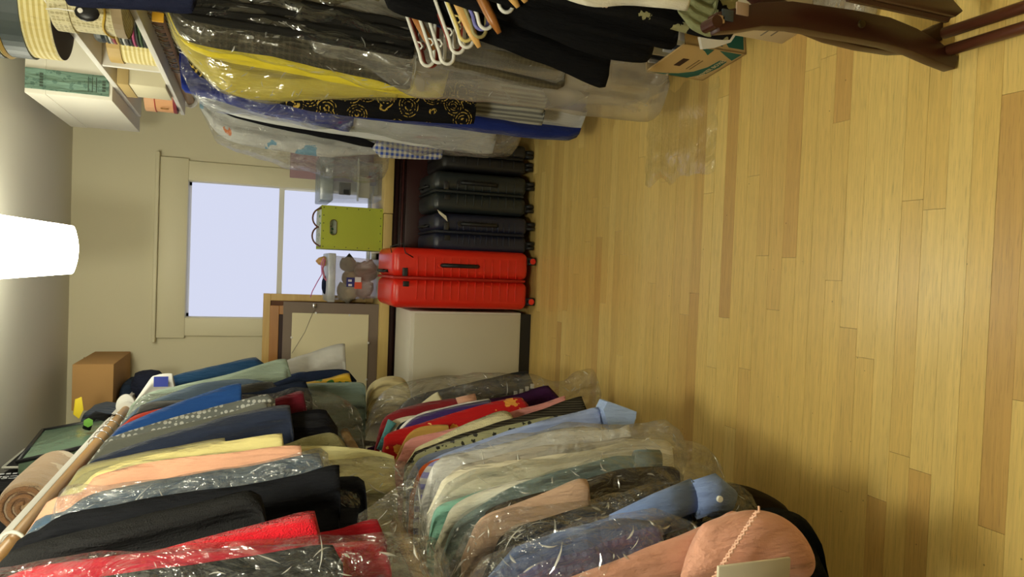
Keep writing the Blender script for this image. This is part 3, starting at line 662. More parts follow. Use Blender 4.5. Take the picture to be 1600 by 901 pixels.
r = garment('hat', 'cotton_bag', 'gathered cream cotton bag hanging at the end of the low rack', 'bag', [(570, 640), (574, 612), (584, 596), (604, 588), (628, 590), (638, 602), (640, 620)], 2.95, RODLL, fabric((206, 192, 140)), thick=.12, fold=.012, pre=False, half=.09)
film('garment_cover', 'clear cover over the charcoal dress beside the white cabinet', [(565, 690), (580, 640), (600, 610), (640, 594), (690, 588), (760, 580), (830, 586), (880, 595), (900, 580), (926, 574), (932, 600)], 2.62, RODLL, FILM2, thick=.1)
film('garment_cover', 'milky clear cover over the off-white blouse and orange shirt', [(668, 800), (676, 735), (690, 708), (760, 692), (889, 660), (955, 664), (1000, 662), (1040, 655), (1062, 668)], 1.665, RODLL, plastic(.2, (244, 246, 236), 12, .08, 1, .35), thick=.08, glint_creases=130)
film('garment_cover', 'crinkled clear cover over the cream silk blouse', [(660, 820), (700, 752), (780, 730), (880, 708), (985, 682), (1050, 680), (1095, 695), (1114, 715), (1118, 740)], 1.53, RODLL, FILM2, thick=.1)
film('garment_cover', 'clear cover over the slate green shirt', [(690, 880), (715, 812), (800, 760), (900, 722), (970, 706), (1070, 716), (1110, 732), (1130, 745)], 1.375, RODLL, FILM, thick=.1)
film('garment_cover', 'crumpled sparkling cover over the beige pink blouse', [(690, 905), (735, 822), (800, 790), (900, 770), (955, 768), (1000, 778), (1040, 800)], 1.27, RODLL, plastic(.05, (242, 245, 238), 22, .07, 1, .4), thick=.09, crumple=.02, glint_creases=105)
film('garment_cover', 'crinkled clear cover over the denim and indigo shirts', [(700, 930), (760, 868), (850, 838), (930, 800), (1000, 800), (1090, 812), (1110, 830)], 1.075, RODLL, plastic(.05, (242, 245, 238), 20, .07, 1, .4), thick=.11, crumple=.018, glint_creases=105)
film('garment_cover', 'long clear cover hanging past the blue shirt cuff', [(900, 800), (1000, 760), (1100, 752), (1160, 765), (1185, 790), (1192, 812)], 1.22, RODLL, FILM, thick=.06, crumple=.016)
film('garment_cover', 'clear film bridging from the dark red jacket down to the shirts', [(560, 800), (620, 760), (650, 750), (660, 790), (670, 840), (690, 880)], 1.36, RODLL, FILM, thick=.06, pre=False)

# ================================================================== CLOTHES: long garments under the hat box shelf
G3 = 'long garments on the dress rod'
def lg(key, name, label, cat, edge, Y, mat, rod_=RODR, **kw): return garment(key, name, label, cat, edge, Y, rod_, mat, group=G3, **kw)
lg('r1', 'dress', 'white dress with blue and orange print nearest the window', 'dress', [(312, 168), (324, 186), (338, 206), (370, 224), (440, 236), (520, 246), (598, 240)], 3.62, fabric((210, 210, 196), 'floral', (120, 170, 190), .55, col3=(214, 120, 60)), thick=.06)
lg('r2', 'shirt', 'blue and white gingham shirt tail above the black suitcase', 'shirt', [(480, 175), (560, 215), (590, 240), (604, 247), (690, 248), (693, 230)], 3.46, fabric((212, 210, 186), 'check', (60, 84, 160), 1.0), thick=.05)
lg('r3', 'dress', 'slim black dress between two pale plastic covers', 'dress', [(318, 150), (340, 168), (365, 183), (450, 204), (520, 218), (582, 231), (588, 222)], 3.2, fabric((16, 16, 20)), thick=.05)
lg('r4', 'dress', 'royal blue dress with white front panel', 'dress', [(280, 96), (284, 138), (300, 148), (340, 158), (400, 176), (465, 190), (545, 206), (552, 196)], 2.97, fabric((26, 46, 128)), thick=.06)
lg('r4b', 'dress', 'white satin dress behind the royal blue one', 'dress', [(290, 120), (305, 152), (360, 178), (450, 198), (560, 214), (680, 232), (770, 240), (775, 220)], 3.02, fabric((204, 206, 196), rough=.5), thick=.05)
lg('r5', 'dress', 'royal blue and white long skirt reaching near the floor', 'skirt', [(560, 185), (700, 200), (808, 214), (890, 219), (904, 206), (913, 178)], 2.8, fabric((28, 44, 110), 'stripe', (190, 190, 180), .12), thick=.07)
lg('r6', 'dress', 'silver grey striped dress below the paisley one', 'dress', [(520, 165), (650, 172), (740, 180), (846, 196), (850, 178)], 2.66, fabric((168, 168, 150), 'stripe', (112, 112, 104), 1.0), thick=.05)
lg('r7', 'dress', 'black dress with gold paisley print', 'dress', [(290, 80), (300, 108), (330, 128), (400, 152), (500, 176), (620, 188), (740, 193), (742, 160)], 2.56, fabric((20, 20, 22), 'paisley', (186, 158, 70), 1.1), thick=.05)
lg('r8', 'dress', 'yellow gown wrapped in paper between plaid suit and paisley dress', 'dress', [(262, 30), (270, 52), (285, 80), (312, 110), (345, 138), (390, 154), (450, 156), (560, 153), (650, 152), (692, 150), (700, 120)], 2.4, fabric((206, 190, 78), fuzz=.1, rough=.6), thick=.06, fold=.014)
r = lg('r8b', 'dress', 'bright lemon dress edge against the plaid suit', 'dress', [(262, 22), (275, 50), (300, 78), (360, 98), (440, 112), (560, 136), (648, 150), (650, 120)], 2.31, fabric((224, 204, 50), rough=.6), thick=.04)
lg('r9', 'suit', 'dark grey plaid suit jacket under clear film', 'suit', [(258, 5), (270, 35), (290, 62), (340, 76), (420, 88), (500, 106), (580, 124), (640, 139), (642, 95)], 2.2, fabric((66, 62, 48), 'plaid', (92, 86, 66), 1.3, col3=(44, 42, 36)), rod_=(.72, 1.73), half=.105, thick=.06)
lg('r9b', 'suit', 'black suit jacket under clear film beside the plaid one', 'suit', [(256, -10), (268, 8), (290, 30), (360, 44), (440, 56), (520, 70), (600, 84), (645, 92), (646, 60)], 2.1, fabric((30, 29, 25)), rod_=(.74, 1.73), half=.055, thick=.04)
lg('r10', 'trousers', 'dark grey checked trousers of the plaid suit', 'trousers', [(560, 80), (640, 98), (760, 122), (866, 146), (874, 128), (872, 100)], 2.12, fabric((78, 70, 48), 'plaid', (96, 88, 62), 1.6), half=.13, thick=.045, rod_=(.74, 1.4))
film('garment_bag', 'long frosted garment bag hanging to the floor under the plaid suit', [(560, 100), (640, 148), (700, 156), (820, 166), (900, 179), (960, 186), (1000, 192), (1022, 186), (1030, 160)], 2.16, (.76, 1.4), FROST, thick=.12, crumple=.008, half=.15, glint_creases=12)
film('garment_cover', 'clear film with white streaks over the plaid suit', [(250, 0), (262, 24), (290, 66), (420, 96), (500, 114), (640, 146), (646, 110)], 2.15, (.74, 1.73), plastic(.02, (215, 218, 205), 9, .06, .7, .16), thick=.13, half=.115)
film('garment_cover', 'pale plastic cover over the yellow gown', [(258, 20), (268, 58), (300, 100), (345, 142), (400, 158), (480, 158), (620, 155)], 2.37, RODR, plastic(.14, (226, 218, 160), 8, .12, .8, .3), thick=.1)
film('garment_cover', 'streaked clear cover over the royal blue dress', [(284, 120), (300, 152), (330, 170), (400, 182), (480, 195), (600, 212), (700, 238), (770, 246), (800, 232), (812, 205)], 2.96, RODR, plastic(.13, (212, 216, 218), 10, .08, .9, .4), thick=.2)
film('garment_cover', 'large clear cover ballooning over the printed white dress', [(312, 168), (330, 205), (350, 230), (440, 260), (520, 277), (585, 284), (604, 270), (608, 240)], 3.6, RODR, plastic(.12, (226, 228, 222), 12, .08, 1, .4), thick=.16, crumple=.016)
film('garment_cover', 'clear cover bottom hanging over the black suitcase', [(560, 215), (640, 238), (720, 243), (780, 247), (800, 240), (808, 222), (800, 190)], 3.12, RODR, plastic(.13, (226, 226, 214), 12, .08, 1, .4), thick=.14, crumple=.014)
# near rack of the long side: black velvet, floral
RODN = (.82, 1.27)
rod(RODN[0], RODN[1], .8, 1.98, 'low wooden rod holding empty hangers and black velvet trousers', .016)
lg('v1', 'trousers', 'black velvet trousers with rounded hem beside the plaid trousers', 'trousers', [(700, 42), (750, 62), (810, 84), (875, 110), (938, 137), (950, 127), (946, 100)], 1.84, fabric((14, 14, 15), sheen=.4), rod_=RODN, thick=.06)
lg('v2', 'trousers', 'black velvet trousers with square hem above the copy paper box', 'trousers', [(700, 5), (780, 30), (860, 62), (945, 92), (1010, 97), (1018, 76), (1018, 40)], 1.70, fabric((15, 15, 16), sheen=.4), rod_=RODN, thick=.06)
lg('v3', 'skirt', 'long black skirt just above the box of papers', 'skirt', [(760, 0), (860, 30), (960, 60), (1048, 78), (1056, 55), (1056, 20)], 1.6, fabric((13, 13, 14)), rod_=RODN, thick=.05)
lg('v4', 'dress', 'black dress with scattered cream flowers and sage panel', 'dress', [(780, -30), (845, 0), (930, 22), (1000, 34), (1075, 54), (1138, 64), (1143, 40), (1120, 0)], 1.44, fabric((16, 16, 16), 'floral', (150, 148, 104), .8, col3=(196, 170, 140)), rod_=RODN, thick=.05)
lg('v4b', 'scarf', 'sage green silk panel of fabric over the flowered dress', 'scarf', [(1060, 20), (1080, 45), (1108, 58), (1112, 50), (1090, 20)], 1.395, fabric((128, 132, 92), rough=.5), rod_=RODN, thick=.02, half=.06, pre=False)
lg('v5', 'blouse', 'white blouse hem over the flowered dress', 'blouse', [(840, -30), (880, -4), (930, 10), (990, 8), (1075, 16), (1080, 0)], 1.33, fabric((224, 220, 196)), rod_=RODN, thick=.04)
lg('v6', 'coat', 'dark navy padded coat edge in front of the dotted hat box', 'coat', [(90, -20), (104, 4), (120, 10), (200, 16), (300, 20), (307, 6)], 1.6, fabric((20, 24, 42)), rod_=(.86, 2.05), thick=.08, pre=False)
lg('v7', 'shirt', 'small navy shirt hanging behind the empty hangers', 'shirt', [(640, 0), (655, 20), (690, 45), (696, 30)], 1.9, fabric((30, 34, 58)), rod_=RODN, thick=.03, half=.08, pre=False)

# ------------------------------------------------------------------ hangers
def hanger(label, tip, Y, mat, kind='tube', rod_=RODN, group='empty hangers on the low rod', r=.0048, name='clothes_hanger'):
    T = at(tip[0], tip[1], Y=Y); cx, rz = rod_; s = -1 if cx > 0 else 1
    rz_ = rz+.016+r
    root = thing(name, label, 'hanger', (cx, Y, T.z-.02), group)
    hk = [(cx + .022*math.cos(a), Y, rz_-.016+.022*math.sin(a)+.004) for a in [math.radians(d) for d in range(200, -91, -30)]]
    neck = T.z+.115
    hk += [(cx, Y, rz_-.06), (cx, Y, neck)]
    MB().tube(hk, .0022 if kind != 'tube' else r*.8, 6).build('hook', STEEL if kind != 'tube' else mat, root, smooth=True)
    hw = abs(T.x-cx)
    if kind == 'tube':
        pts = [(cx, Y, neck)]
        for sd in (s, -s):
            E_ = [(cx+sd*hw*.45, Y, neck-.045), (cx+sd*(hw-.03), Y, T.z+.0215)] + [(cx+sd*(hw-.02+.02*math.cos(q_)), Y, T.z+.018*math.sin(q_)) for q_ in [math.pi*(.4-.1*j_) for j_ in range(10)]] + [(cx, Y, T.z-.018)]
            if sd == s: pts += E_
            else: pts += E_[::-1][1:]
        pts.append((cx, Y, neck))
        MB().tube(pts, r, 7).build('frame', mat, root, smooth=True)
        # trouser-bar notch hook
        MB().tube([(cx+s*(hw-.06), Y, T.z+.036), (cx+s*(hw-.06), Y, T.z+.02), (cx+s*(hw-.05), Y, T.z+.014), (cx+s*(hw-.042), Y, T.z+.02)], r*.6, 5).build('strap_hook', mat, root, smooth=True)
    else:
        pts = []; rad = []
        for i in range(-8, 9):
            f = i/8; pts.append((cx+s*f*hw, Y - .012*f*f, neck-(neck-T.z)*abs(f)**1.35)); rad.append(.0155*(1-.25*abs(f)) if abs(f) < 1 else .006)
        MB().tube(pts, rad, 10, flat=.55 if kind == 'wood' else .95).build('shoulder_bar', mat, root, smooth=True)
WH = plain((222, 222, 206), .35, .5); DR = plain((120, 40, 26), .4); PY = plain((214, 196, 118), .4); VI = plain((110, 110, 170), .4)
WD = wood((196, 150, 78), (222, 180, 108), .35, 0); WD2 = wood((130, 80, 32), (170, 112, 52), .35, 0)
for lab, tip, Y, mt, kd in (
    ('dark red hanger at the outer end of the empty hangers', (672, 104), 1.92, DR, 'tube'),
    ('white tubular hanger lowest of the empty ones, before the dark red one', (667, 103), 1.90, WH, 'tube'),
    ('brown wooden slat hanger squeezed behind white hangers', (676, 80), 1.885, WD2, 'wood'),
    ('white tubular hanger with clips, second of the white ones', (684, 98), 1.87, WH, 'tube'),
    ('white tubular hanger beside the dark red wide hanger', (698, 100), 1.85, WH, 'tube'),
    ('dark red hanger with white pin nested in a white hanger', (711, 80), 1.825, DR, 'tube'),
    ('white tubular hanger around the dark red one', (714, 83), 1.81, WH, 'tube'),
    ('white hanger next to the pale yellow hanger', (728, 74), 1.79, WH, 'tube'),
    ('pale yellow plastic hanger among the white ones', (727, 64), 1.775, PY, 'tube'),
    ('flat pale wooden hanger with pointed tip', (747, 76), 1.75, WD, 'wood'),
    ('olive green plastic hanger behind the violet-edged one', (748, 58), 1.735, plain((150, 140, 90), .4), 'tube'),
    ('violet-edged plastic hanger among the white ones', (751, 46), 1.72, VI, 'tube'),
    ('white hanger in front of the violet one', (758, 45), 1.705, WH, 'tube'),
    ('thick round brown wooden hanger', (778, 54), 1.67, WD2, 'round'),
    ('white tubular hanger between two wooden hangers', (790, 19), 1.63, WH, 'tube'),
    ('pale wooden hanger close to the black dress', (807, 14), 1.6, WD, 'wood'),
    ('pale wooden hanger closest to the flowered dress', (819, 6), 1.57, WD, 'wood')):
    hanger(lab, tip, Y, mt, kd)
# hook loops of the loaded hangers along both rods
def hook(label, x, z, Y, mat, group, r=.0021, rad=.024):
    pts = [(x+rad*math.cos(a), Y+.004*math.sin(a*2), z+rad*math.sin(a)+.0) for a in [math.radians(d) for d in range(215, -76, -24)]]
    pts += [(x, Y, z-rad*1.9), (x, Y, z-rad*3.2)]
    t = thing('hanger_hook', label, 'hanger', (x, Y, z-rad*3.2), group)
    MB().tube(pts, r, 6).build('hook', mat, t, smooth=True)
    MB().tube([(x-.05, Y, z-rad*3.2-.022), (x, Y, z-rad*3.2), (x+.05, Y, z-rad*3.2-.022)], r*1.6, 6).build('shoulder_wire', mat, t, smooth=True)
yy = 2.28
for k in range(26):
    yy += random.choice((.018, .026, .04, .055))
    if yy > 3.74: break
    hook('silver wire hanger hook over the dress rod', RODR[0], RODR[1], yy, STEEL, 'wire hooks on the dress rod', .0023, .026)
for k, y_ in enumerate((3.2, 3.08, 2.98, 2.9, 2.8, 1.88, 1.72, 1.62, 1.47, 1.42, 1.3, 1.24)):
    wh = k in (5, 6, 8, 9)
    hook('white plastic hanger hook on the trouser rod' if wh else 'thin wire hanger hook on the trouser rod', RODL[0], RODL[1], y_, WH if wh else STEEL,
         'white hooks on the trouser rod' if wh else 'wire hooks on the trouser rod', .0045 if wh else .0022, .026)
h = hook('white plastic hanger hook looped before the royal blue dress', .70, at(300, 95, Y=2.62).z, 2.62, WH, None, .006, .03)
t0 = at(246, 28, Y=2.35)
tag(MB().box((t0.x-.014, 2.34, t0.z-.018), (t0.x+.014, 2.346, t0.z+.014)).build('size_tag', plain((226, 170, 40), .6), bevel=.002), 'small orange size tag on the dress rod', 'tag')
# ================================================================== END WALL FURNITURE
DW = wood((44, 18, 16), (58, 26, 22), .4, 0)
dx0, dx1, dy = -.70, .74, 4.05
dt = at(611, 350, Y=dy).z
dr = thing('dresser', 'dark mahogany dresser standing under the window behind the suitcases', 'dresser', (0, dy, 0))
MB().box((dx0+.02, dy+.015, .02), (dx1-.02, YW-.02, dt-.03)).build('body', DW, dr, bevel=.003)
MB().box((dx0, dy-.01, dt-.035), (dx1, YW-.01, dt)).build('top', DW, dr, bevel=.004)
zl = at(626, 350, Y=dy).z
MB().box((dx0+.01, dy-.006, zl-.012), (dx1-.01, dy+.02, zl)).build('moulding', wood((70, 34, 30), (88, 46, 40), .3, 0), dr, bevel=.003)
for i in range(2):
    a = dx0+.04+i*(dx1-dx0-.08)/2
    for z0, z1 in ((.38, zl-.025), (.05, .36)):
        d_ = MB().box((a+.01, dy-.004, z0), (a+(dx1-dx0-.08)/2-.01, dy+.02, z1)).build('drawer', DW, dr, bevel=.003)
        cx_ = a+(dx1-dx0-.08)/4; MB().tube([(cx_-.05, dy-.005, (z0+z1)/2), (cx_-.04, dy-.025, (z0+z1)/2), (cx_+.04, dy-.025, (z0+z1)/2), (cx_+.05, dy-.005, (z0+z1)/2)], .005, 6).build('handle', STEEL, d_)
PINE = wood((196, 168, 96), (214, 190, 120), .55, 0)
bz = at(597, 420, Y=4.0).z
for i, (ya, yb, lab) in enumerate((((205), 333, 'light pine board under the clear storage box and the lime box'), (333, 395, 'short pine board carrying the lime magazine box'), (412, 600, 'light pine board under the toy box and picture frames'))):
    xa, xb = at(600, yb, Y=4.02).x, at(600, ya, Y=4.02).x
    if i == 1: xb -= .003
    tag(MB().box((xa, 4.0+.006*i, dt), (xb, 4.44, bz-.004*(i == 1))).build('pine_board', PINE, bevel=.002), lab, 'board')

# ------------------------------------------------------------------ suitcases
def suitcase(label, px, Y0, depth, col, ribs, rough=.35, top=None, hw=.006, wheelcol=BLACKP, style=0, group='suitcases standing before the dresser', zt=None):
    (y0, y1, xt) = px
    xa = at(740, y1, Y=Y0).x; xb = at(740, y0, Y=Y0).x; ztop = at(xt, (y0+y1)/2, Y=Y0+.03).z
    zb = .055; mt = plain(col, rough, .5, .02, .002, 200); root = thing('suitcase', label, 'suitcase', ((xa+xb)/2, Y0, 0), group)
    xm = (xa+xb)/2; g = .004; rad = min(.05, (xb-xa)*.2)
    for i, (a, b) in enumerate(((xa, xm-g), (xm+g, xb))):
        sh = MB().box((a, Y0, zb), (b, Y0+depth, ztop)).build('shell', mt, root, bevel=rad*.75, seg=4)
        n = ribs
        if n:
            for k in range(n):
                z = zb+.07+(ztop-zb-.2)*k/(max(1, n-1))
                MB().box((a+rad*.9 if i == 0 else a+.008, Y0-.004, z), (b-.008 if i == 0 else b-rad*.9, Y0+.006, z+hw)).build('rib', mt, sh, bevel=.0015, seg=1)
    MB().box((xm-.007, Y0-.006, zb+.02), (xm+.007, Y0+depth+.004, ztop-.004)).build('zip_band', plain(tuple(int(c*.8) for c in col), .5), root, bevel=.003)
    # side carry handle
    zc = (zb+ztop)/2 + .02; hx = xm+(xb-xm)*.45
    hd = MB().tube([(hx, Y0-.002, zc-.1), (hx, Y0-.02, zc-.085), (hx, Y0-.02, zc+.085), (hx, Y0-.002, zc+.1)], .011, 10).build('carry_handle', BLACKP, root, smooth=True)
    MB().lathe([(.014, -.012), (.014, -.002)], (hx, Y0, zc+.105), axis='y', n=14).build('handle_mount', mt if col[0] > 120 else BLACKP, hd)
    # lock + top handle
    MB().box((xm-.045, Y0-.007, ztop-.085), (xm-.018, Y0+.004, ztop-.055)).build('lock', BLACKP, root, bevel=.002)
    MB().box((xm+.008, Y0-.012, ztop-.075), (xm+.05, Y0+.004, ztop-.05)).build('buckle', plain((50, 50, 50), .4), root, bevel=.003)
    MB().tube([(xm+.03, Y0+depth*.3, ztop-.004), (xm+.03, Y0+depth*.32, ztop+.018), (xm+.03, Y0+depth*.68, ztop+.018), (xm+.03, Y0+depth*.7, ztop-.004)], .009, 8).build('top_handle', BLACKP, root, smooth=True)
    for sx in (xa+.045, xb-.045):
        for yy in (Y0+.045, Y0+depth-.045):
            wh = MB().box((sx-.02, yy-.022, .035), (sx+.02, yy+.022, zb+.02)).build('wheel_fork', BLACKP, root, bevel=.006)
            for s_ in (-1, 1):
                MB().lathe([(.012, -.009), (.026, -.009), (.028, 0), (.026, .009), (.012, .009)], (sx+s_*.012, yy-.008, .028), axis='x', n=18).build('wheel', wheelcol, wh, smooth=True)
            if col[0] > 150:
                MB().lathe([(.001, -.003), (.016, -.003), (.016, 0)], (sx, yy-.036, .03), axis='y', n=16).build('wheel_cap', mt, wh)
    return root, xa, xb, ztop
R, xa, xb, zt_ = suitcase('large bright red hard-shell suitcase in front of the dresser', (391, 483, 611), 3.56, .46, (222, 40, 22), 13)
# strap loop on the red case
MB().tube([(xb-.03, 3.6, zt_+.0), (xb+.0, 3.585, zt_+.01), (xb+.02, 3.57, zt_-.05), (xb-.03, 3.545, zt_-.06), (xb-.05, 3.548, zt_-.1)], .0025, 6).build('strap', BLACKP, R, smooth=True)
suitcase('navy blue hard-shell suitcase beside the red one', (335, 393, 676), 3.60, .40, (30, 34, 52), 11, .4)
suitcase('dark green-black ridged suitcase between the navy and black ones', (270, 333, 676), 3.63, .38, (36, 42, 42), 8, .35)
suitcase('black trolley suitcase with grey corner guards under the plastic covers', (219, 266, 690), 3.66, .38, (28, 28, 29), 5, .45)
# paper tag on navy case
c = at(692, 337, Y=3.57)
tag(MB().prism([c+Vector((-.028, 0, -.026)), c+Vector((.0, 0, -.018)), c+Vector((.03, 0, .03)), c+Vector((.012, 0, .022))], (0, .002, 0)).build('luggage_tag', plain((222, 218, 190), .7)), 'white paper luggage tag on the navy suitcase', 'tag')

# ------------------------------------------------------------------ white cabinet
ca, cb = at(720, 612, Y=3.62), at(720, 487, Y=3.62); ctop = at(640, 540, Y=3.62).z; cbot = at(812, 540, Y=3.62).z
cab = thing('file_cabinet', 'cream white low cabinet standing beside the red suitcase', 'cabinet', ((ca.x+cb.x)/2, 3.62, 0))
CR = plain((218, 214, 192), .6)
MB().box((ca.x-.06, 3.62, cbot), (cb.x, 4.02, ctop)).build('body', CR, cab, bevel=.004)
MB().box((ca.x-.05, 3.612, cbot+.01), (cb.x-.012, 3.62, ctop-.02)).build('door', plain((206, 200, 172), .6), cab, bevel=.002)
MB().box((ca.x-.05, 3.64, .0), (cb.x-.01, 4.0, cbot)).build('plinth', BLACKP, cab)

# ------------------------------------------------------------------ clear storage box beside lime box
def openbox(mb, a, b, t=.003, taper=0.0):
    x0, y0, z0 = a; x1, y1, z1 = b; k = taper
    def ring(z, i, f): return [(x0+i+k*f, y0+i+k*f, z), (x1-i-k*f, y0+i+k*f, z), (x1-i-k*f, y1-i-k*f, z), (x0+i+k*f, y1-i-k*f, z)]
    rows = [ring(z0, 0, 1), ring(z1, 0, 0), ring(z1, t, 0), ring(z0+t, t, 1)]
    vs = [v for r_ in rows for v in r_]
    fs = [(i*4+j, i*4+(j+1) % 4, (i+1)*4+(j+1) % 4, (i+1)*4+j) for i in range(3) for j in range(4)] + [(3, 2, 1, 0), (12, 13, 14, 15)]
    return mb.add(vs, fs)
BOXP = plastic(.14, (215, 218, 212), 4, .15, .05, .22, 'clear_box')
def clearbox(label, px, Y0, dep, lidc, taper=.012):
    (xt, xl, xb_, y0, y1) = px
    a = at(xb_, y1, Y=Y0); b = at(xl, y0, Y=Y0); zt2 = at(xt, (y0+y1)/2, Y=Y0).z; z0 = bz+.001
    t = thing('storage_box', label, 'storage box', ((a.x+b.x)/2, Y0, z0))
    openbox(MB(), (a.x, Y0, z0), (b.x, Y0+dep, b.z), taper=taper).build('body', BOXP, t)
    lid = MB().box((a.x-.012, Y0-.014, b.z), (b.x+.012, Y0+dep+.012, zt2)).build('lid', lidc, t, bevel=.006)
    return t, a.x, b.x, z0, b.z
LIDG = plastic(.6, (170, 182, 172), 5, .25, .1, .2, 'tinted_lid')
t, x0, x1, z0, z1 = clearbox('clear storage box with grey-green lid under the printed dress cover', (500, 522, 601, 246, 316), 4.08, .3, LIDG)
MB().box((x0-.004, 4.068, (z0+z1)/2-.004), (x1+.004, 4.082, (z0+z1)/2+.006)).build('rim_band', plastic(.5, (220, 222, 205), 4, .2, .1, .2), t)
MB().box((x0+.03, 4.075, (z0+z1)/2+.05), (x0+.055, 4.085, (z0+z1)/2+.08)).build('latch', BLACKP, t)
ins = [('paper_pad', (200, 198, 176), (.0, .10), (.06, .12)), ('photo_card', (120, 120, 140), (.10, .14), (.02, .06)), ('dark_case', (40, 42, 44), (.02, .06), (.16, .22)), ('cable_bag', (150, 140, 110), (.12, .18), (.05, .14)), ('folded_paper', (176, 176, 160), (.04, .2), (.0, .02))]
for i, (nm, c, (fa, fb), (za, zb_)) in enumerate(ins):
    w_ = (x1-x0)
    o = MB().box((x0+.02+fa*w_*4.2*.8, 4.10+.02*i, z0+.008+za), (min(x1-.02, x0+.02+fb*w_*4.2*.9+.03), 4.12+.03*i, z0+.01+zb_)).build(nm, plain(c, .7), bevel=.002)
    tag(o, ['cream paper pad seen inside the clear storage box', 'grey photo card inside the clear storage box', 'black case inside the clear storage box', 'tan cable bag inside the clear storage box', 'folded grey paper at the bottom of the clear storage box'][i], ['paper', 'card', 'case', 'bag', 'paper'][i])

# ------------------------------------------------------------------ lime magazine box
a = at(590, 392, Y=4.03); b = at(503, 320, Y=4.03)
lx0, lx1, lz0, lz1 = a.x, b.x, bz, b.z
lime = thing('lime_box', 'lime green riveted fibreboard box with oval hand slot', 'box', ((lx0+lx1)/2, 4.03, lz0))
LM = plain((172, 182, 60), .6, .3, .05, .002, 200)
hx, hz = at(521, 355, Y=4.03).x, at(521, 355, Y=4.03).z
# front panel with a real slot
fp = MB(); sw, sh_ = .04, .016
outer = [(lx0, lz0), (lx1, lz0), (lx1+.004, lz1), (lx0-.004, lz1)]
N = 24; slot = []
for j in range(N):
    an = 2*math.pi*j/N; sx = (sw-sh_)*(1 if math.cos(an) > 0 else -1); slot.append((hx+sx+sh_*math.cos(an), hz+sh_*math.sin(an)))
def outpt(j):
    an = 2*math.pi*j/N; cx_, cz_ = hx, hz; dx_, dz_ = math.cos(an), math.sin(an); tt = 9
    if dx_ > 1e-6: tt = min(tt, (lx1-cx_)/dx_)
    if dx_ < -1e-6: tt = min(tt, (lx0-cx_)/dx_)
    if dz_ > 1e-6: tt = min(tt, (lz1-cz_)/dz_)
    if dz_ < -1e-6: tt = min(tt, (lz0-cz_)/dz_)
    return (cx_+dx_*tt, cz_+dz_*tt)
op = [outpt(j) for j in range(N)]
# snap nearest to corners
for cxx, czz in ((lx0, lz0), (lx1, lz0), (lx1, lz1), (lx0, lz1)):
    k = min(range(N), key=lambda j: (op[j][0]-cxx)**2+(op[j][1]-czz)**2); op[k] = (cxx, czz)
vs = [(x, 4.03, z) for x, z in op]+[(x, 4.03, z) for x, z in slot]+[(x, 4.034, z) for x, z in slot]+[(x, 4.034, z) for x, z in op]
fs = [(i*N+j, i*N+(j+1) % N, (i+1)*N+(j+1) % N, (i+1)*N+j) for i in range(3) for j in range(N)]
fp.add(vs, fs).build('front_panel', LM, lime)
MB().box((lx0, 4.034, lz0), (lx0+.004, 4.33, lz1)).build('side_panel', LM, lime)
MB().box((lx1-.004, 4.034, lz0), (lx1, 4.33, lz1)).build('side_panel', LM, lime)
MB().box((lx0+.004, 4.326, lz0), (lx1-.004, 4.33, lz1)).build('back_panel', LM, lime)
MB().box((lx0+.004, 4.034, lz0), (lx1-.004, 4.326, lz0+.004)).build('bottom', LM, lime)
ring = [(hx+((sw-sh_)*(1 if math.cos(q) > 0 else -1))+(sh_+.002)*math.cos(q), 4.028, hz+(sh_+.002)*math.sin(q)) for q in [2*math.pi*j/24 for j in range(25)]]
MB().tube(ring, .0025, 6, cap=False).build('slot_rim', plain((96, 84, 46), .4), lime)
RV = plain((88, 92, 40), .4, metal=.3)
for i in range(6):
    f = i/5
    for (x, z) in ((lx0+.012, lz0+.012+(lz1-lz0-.024)*f), (lx1-.012, lz0+.012+(lz1-lz0-.024)*f), (lx0+.012+(lx1-lx0-.024)*f, lz0+.012), (lx0+.012+(lx1-lx0-.024)*f, lz1-.012)):
        if i in (0, 5) and z in (lz0+.012, lz1-.012) and x in (lx0+.012, lx1-.012): pass
        MB().lathe([(.0004, -.003), (.003, -.002), (.0035, 0)], (x, 4.03, z), axis='y', n=8).build('rivet', RV, lime)
# patterned bag with hoop handles standing in the lime box
bag = thing('patterned_bag', 'white and green patterned bag with brown hoop handles inside the lime box', 'bag', ((lx0+lx1)/2, 4.2, lz0+.01))
MB().box((lx0+.015, 4.08, lz0+.01), (lx1-.015, 4.3, lz1+.006)).build('body', fabric((200, 206, 186), 'floral', (70, 130, 90), 3.0, col3=(90, 60, 60)), bag, bevel=.015)
for sx in (.3, .72):
    cx_ = lx0+(lx1-lx0)*sx
    MB().tube([(cx_+.055*math.cos(q), 4.12, lz1-.01+.05*math.sin(q)) for q in [math.pi*j/12 for j in range(13)]], .0045, 8).build('handle', plain((104, 62, 40), .5), bag, smooth=True)

# ------------------------------------------------------------------ clear toy box with white lid rim
t, x0, x1, z0, z1 = clearbox('clear toy box with white rim beside the framed boards', (512, 525, 596, 399, 470), 4.06, .3, plastic(.78, (222, 226, 214), 4, .3, .05, .15, 'milky_rim'), .014)
c = at(553, 437, Y=4.05)
MB().box((c.x-.04, 4.050, c.z-.004), (c.x+.012, 4.053, c.z+.04)).build('blue_sticker', plain((44, 44, 110), .5), t)
MB().box((c.x-.05, 4.050, c.z-.045), (c.x-.012, 4.053, c.z-.004)).build('orange_sticker', plain((214, 84, 50), .5), t)
MB().box((c.x-.012, 4.0501, c.z-.04), (c.x+.016, 4.053, c.z-.006)).build('white_sticker', plain((214, 214, 206), .5), t)
for i, (dx_, dz_) in enumerate(((-.03, .02), (-.005, .022))): MB().box((c.x+dx_-.006, 4.0485, c.z+dz_-.01), (c.x+dx_+.006, 4.0502, c.z+dz_+.01)).build('sticker_mark', plain((220, 220, 215), .5), t)
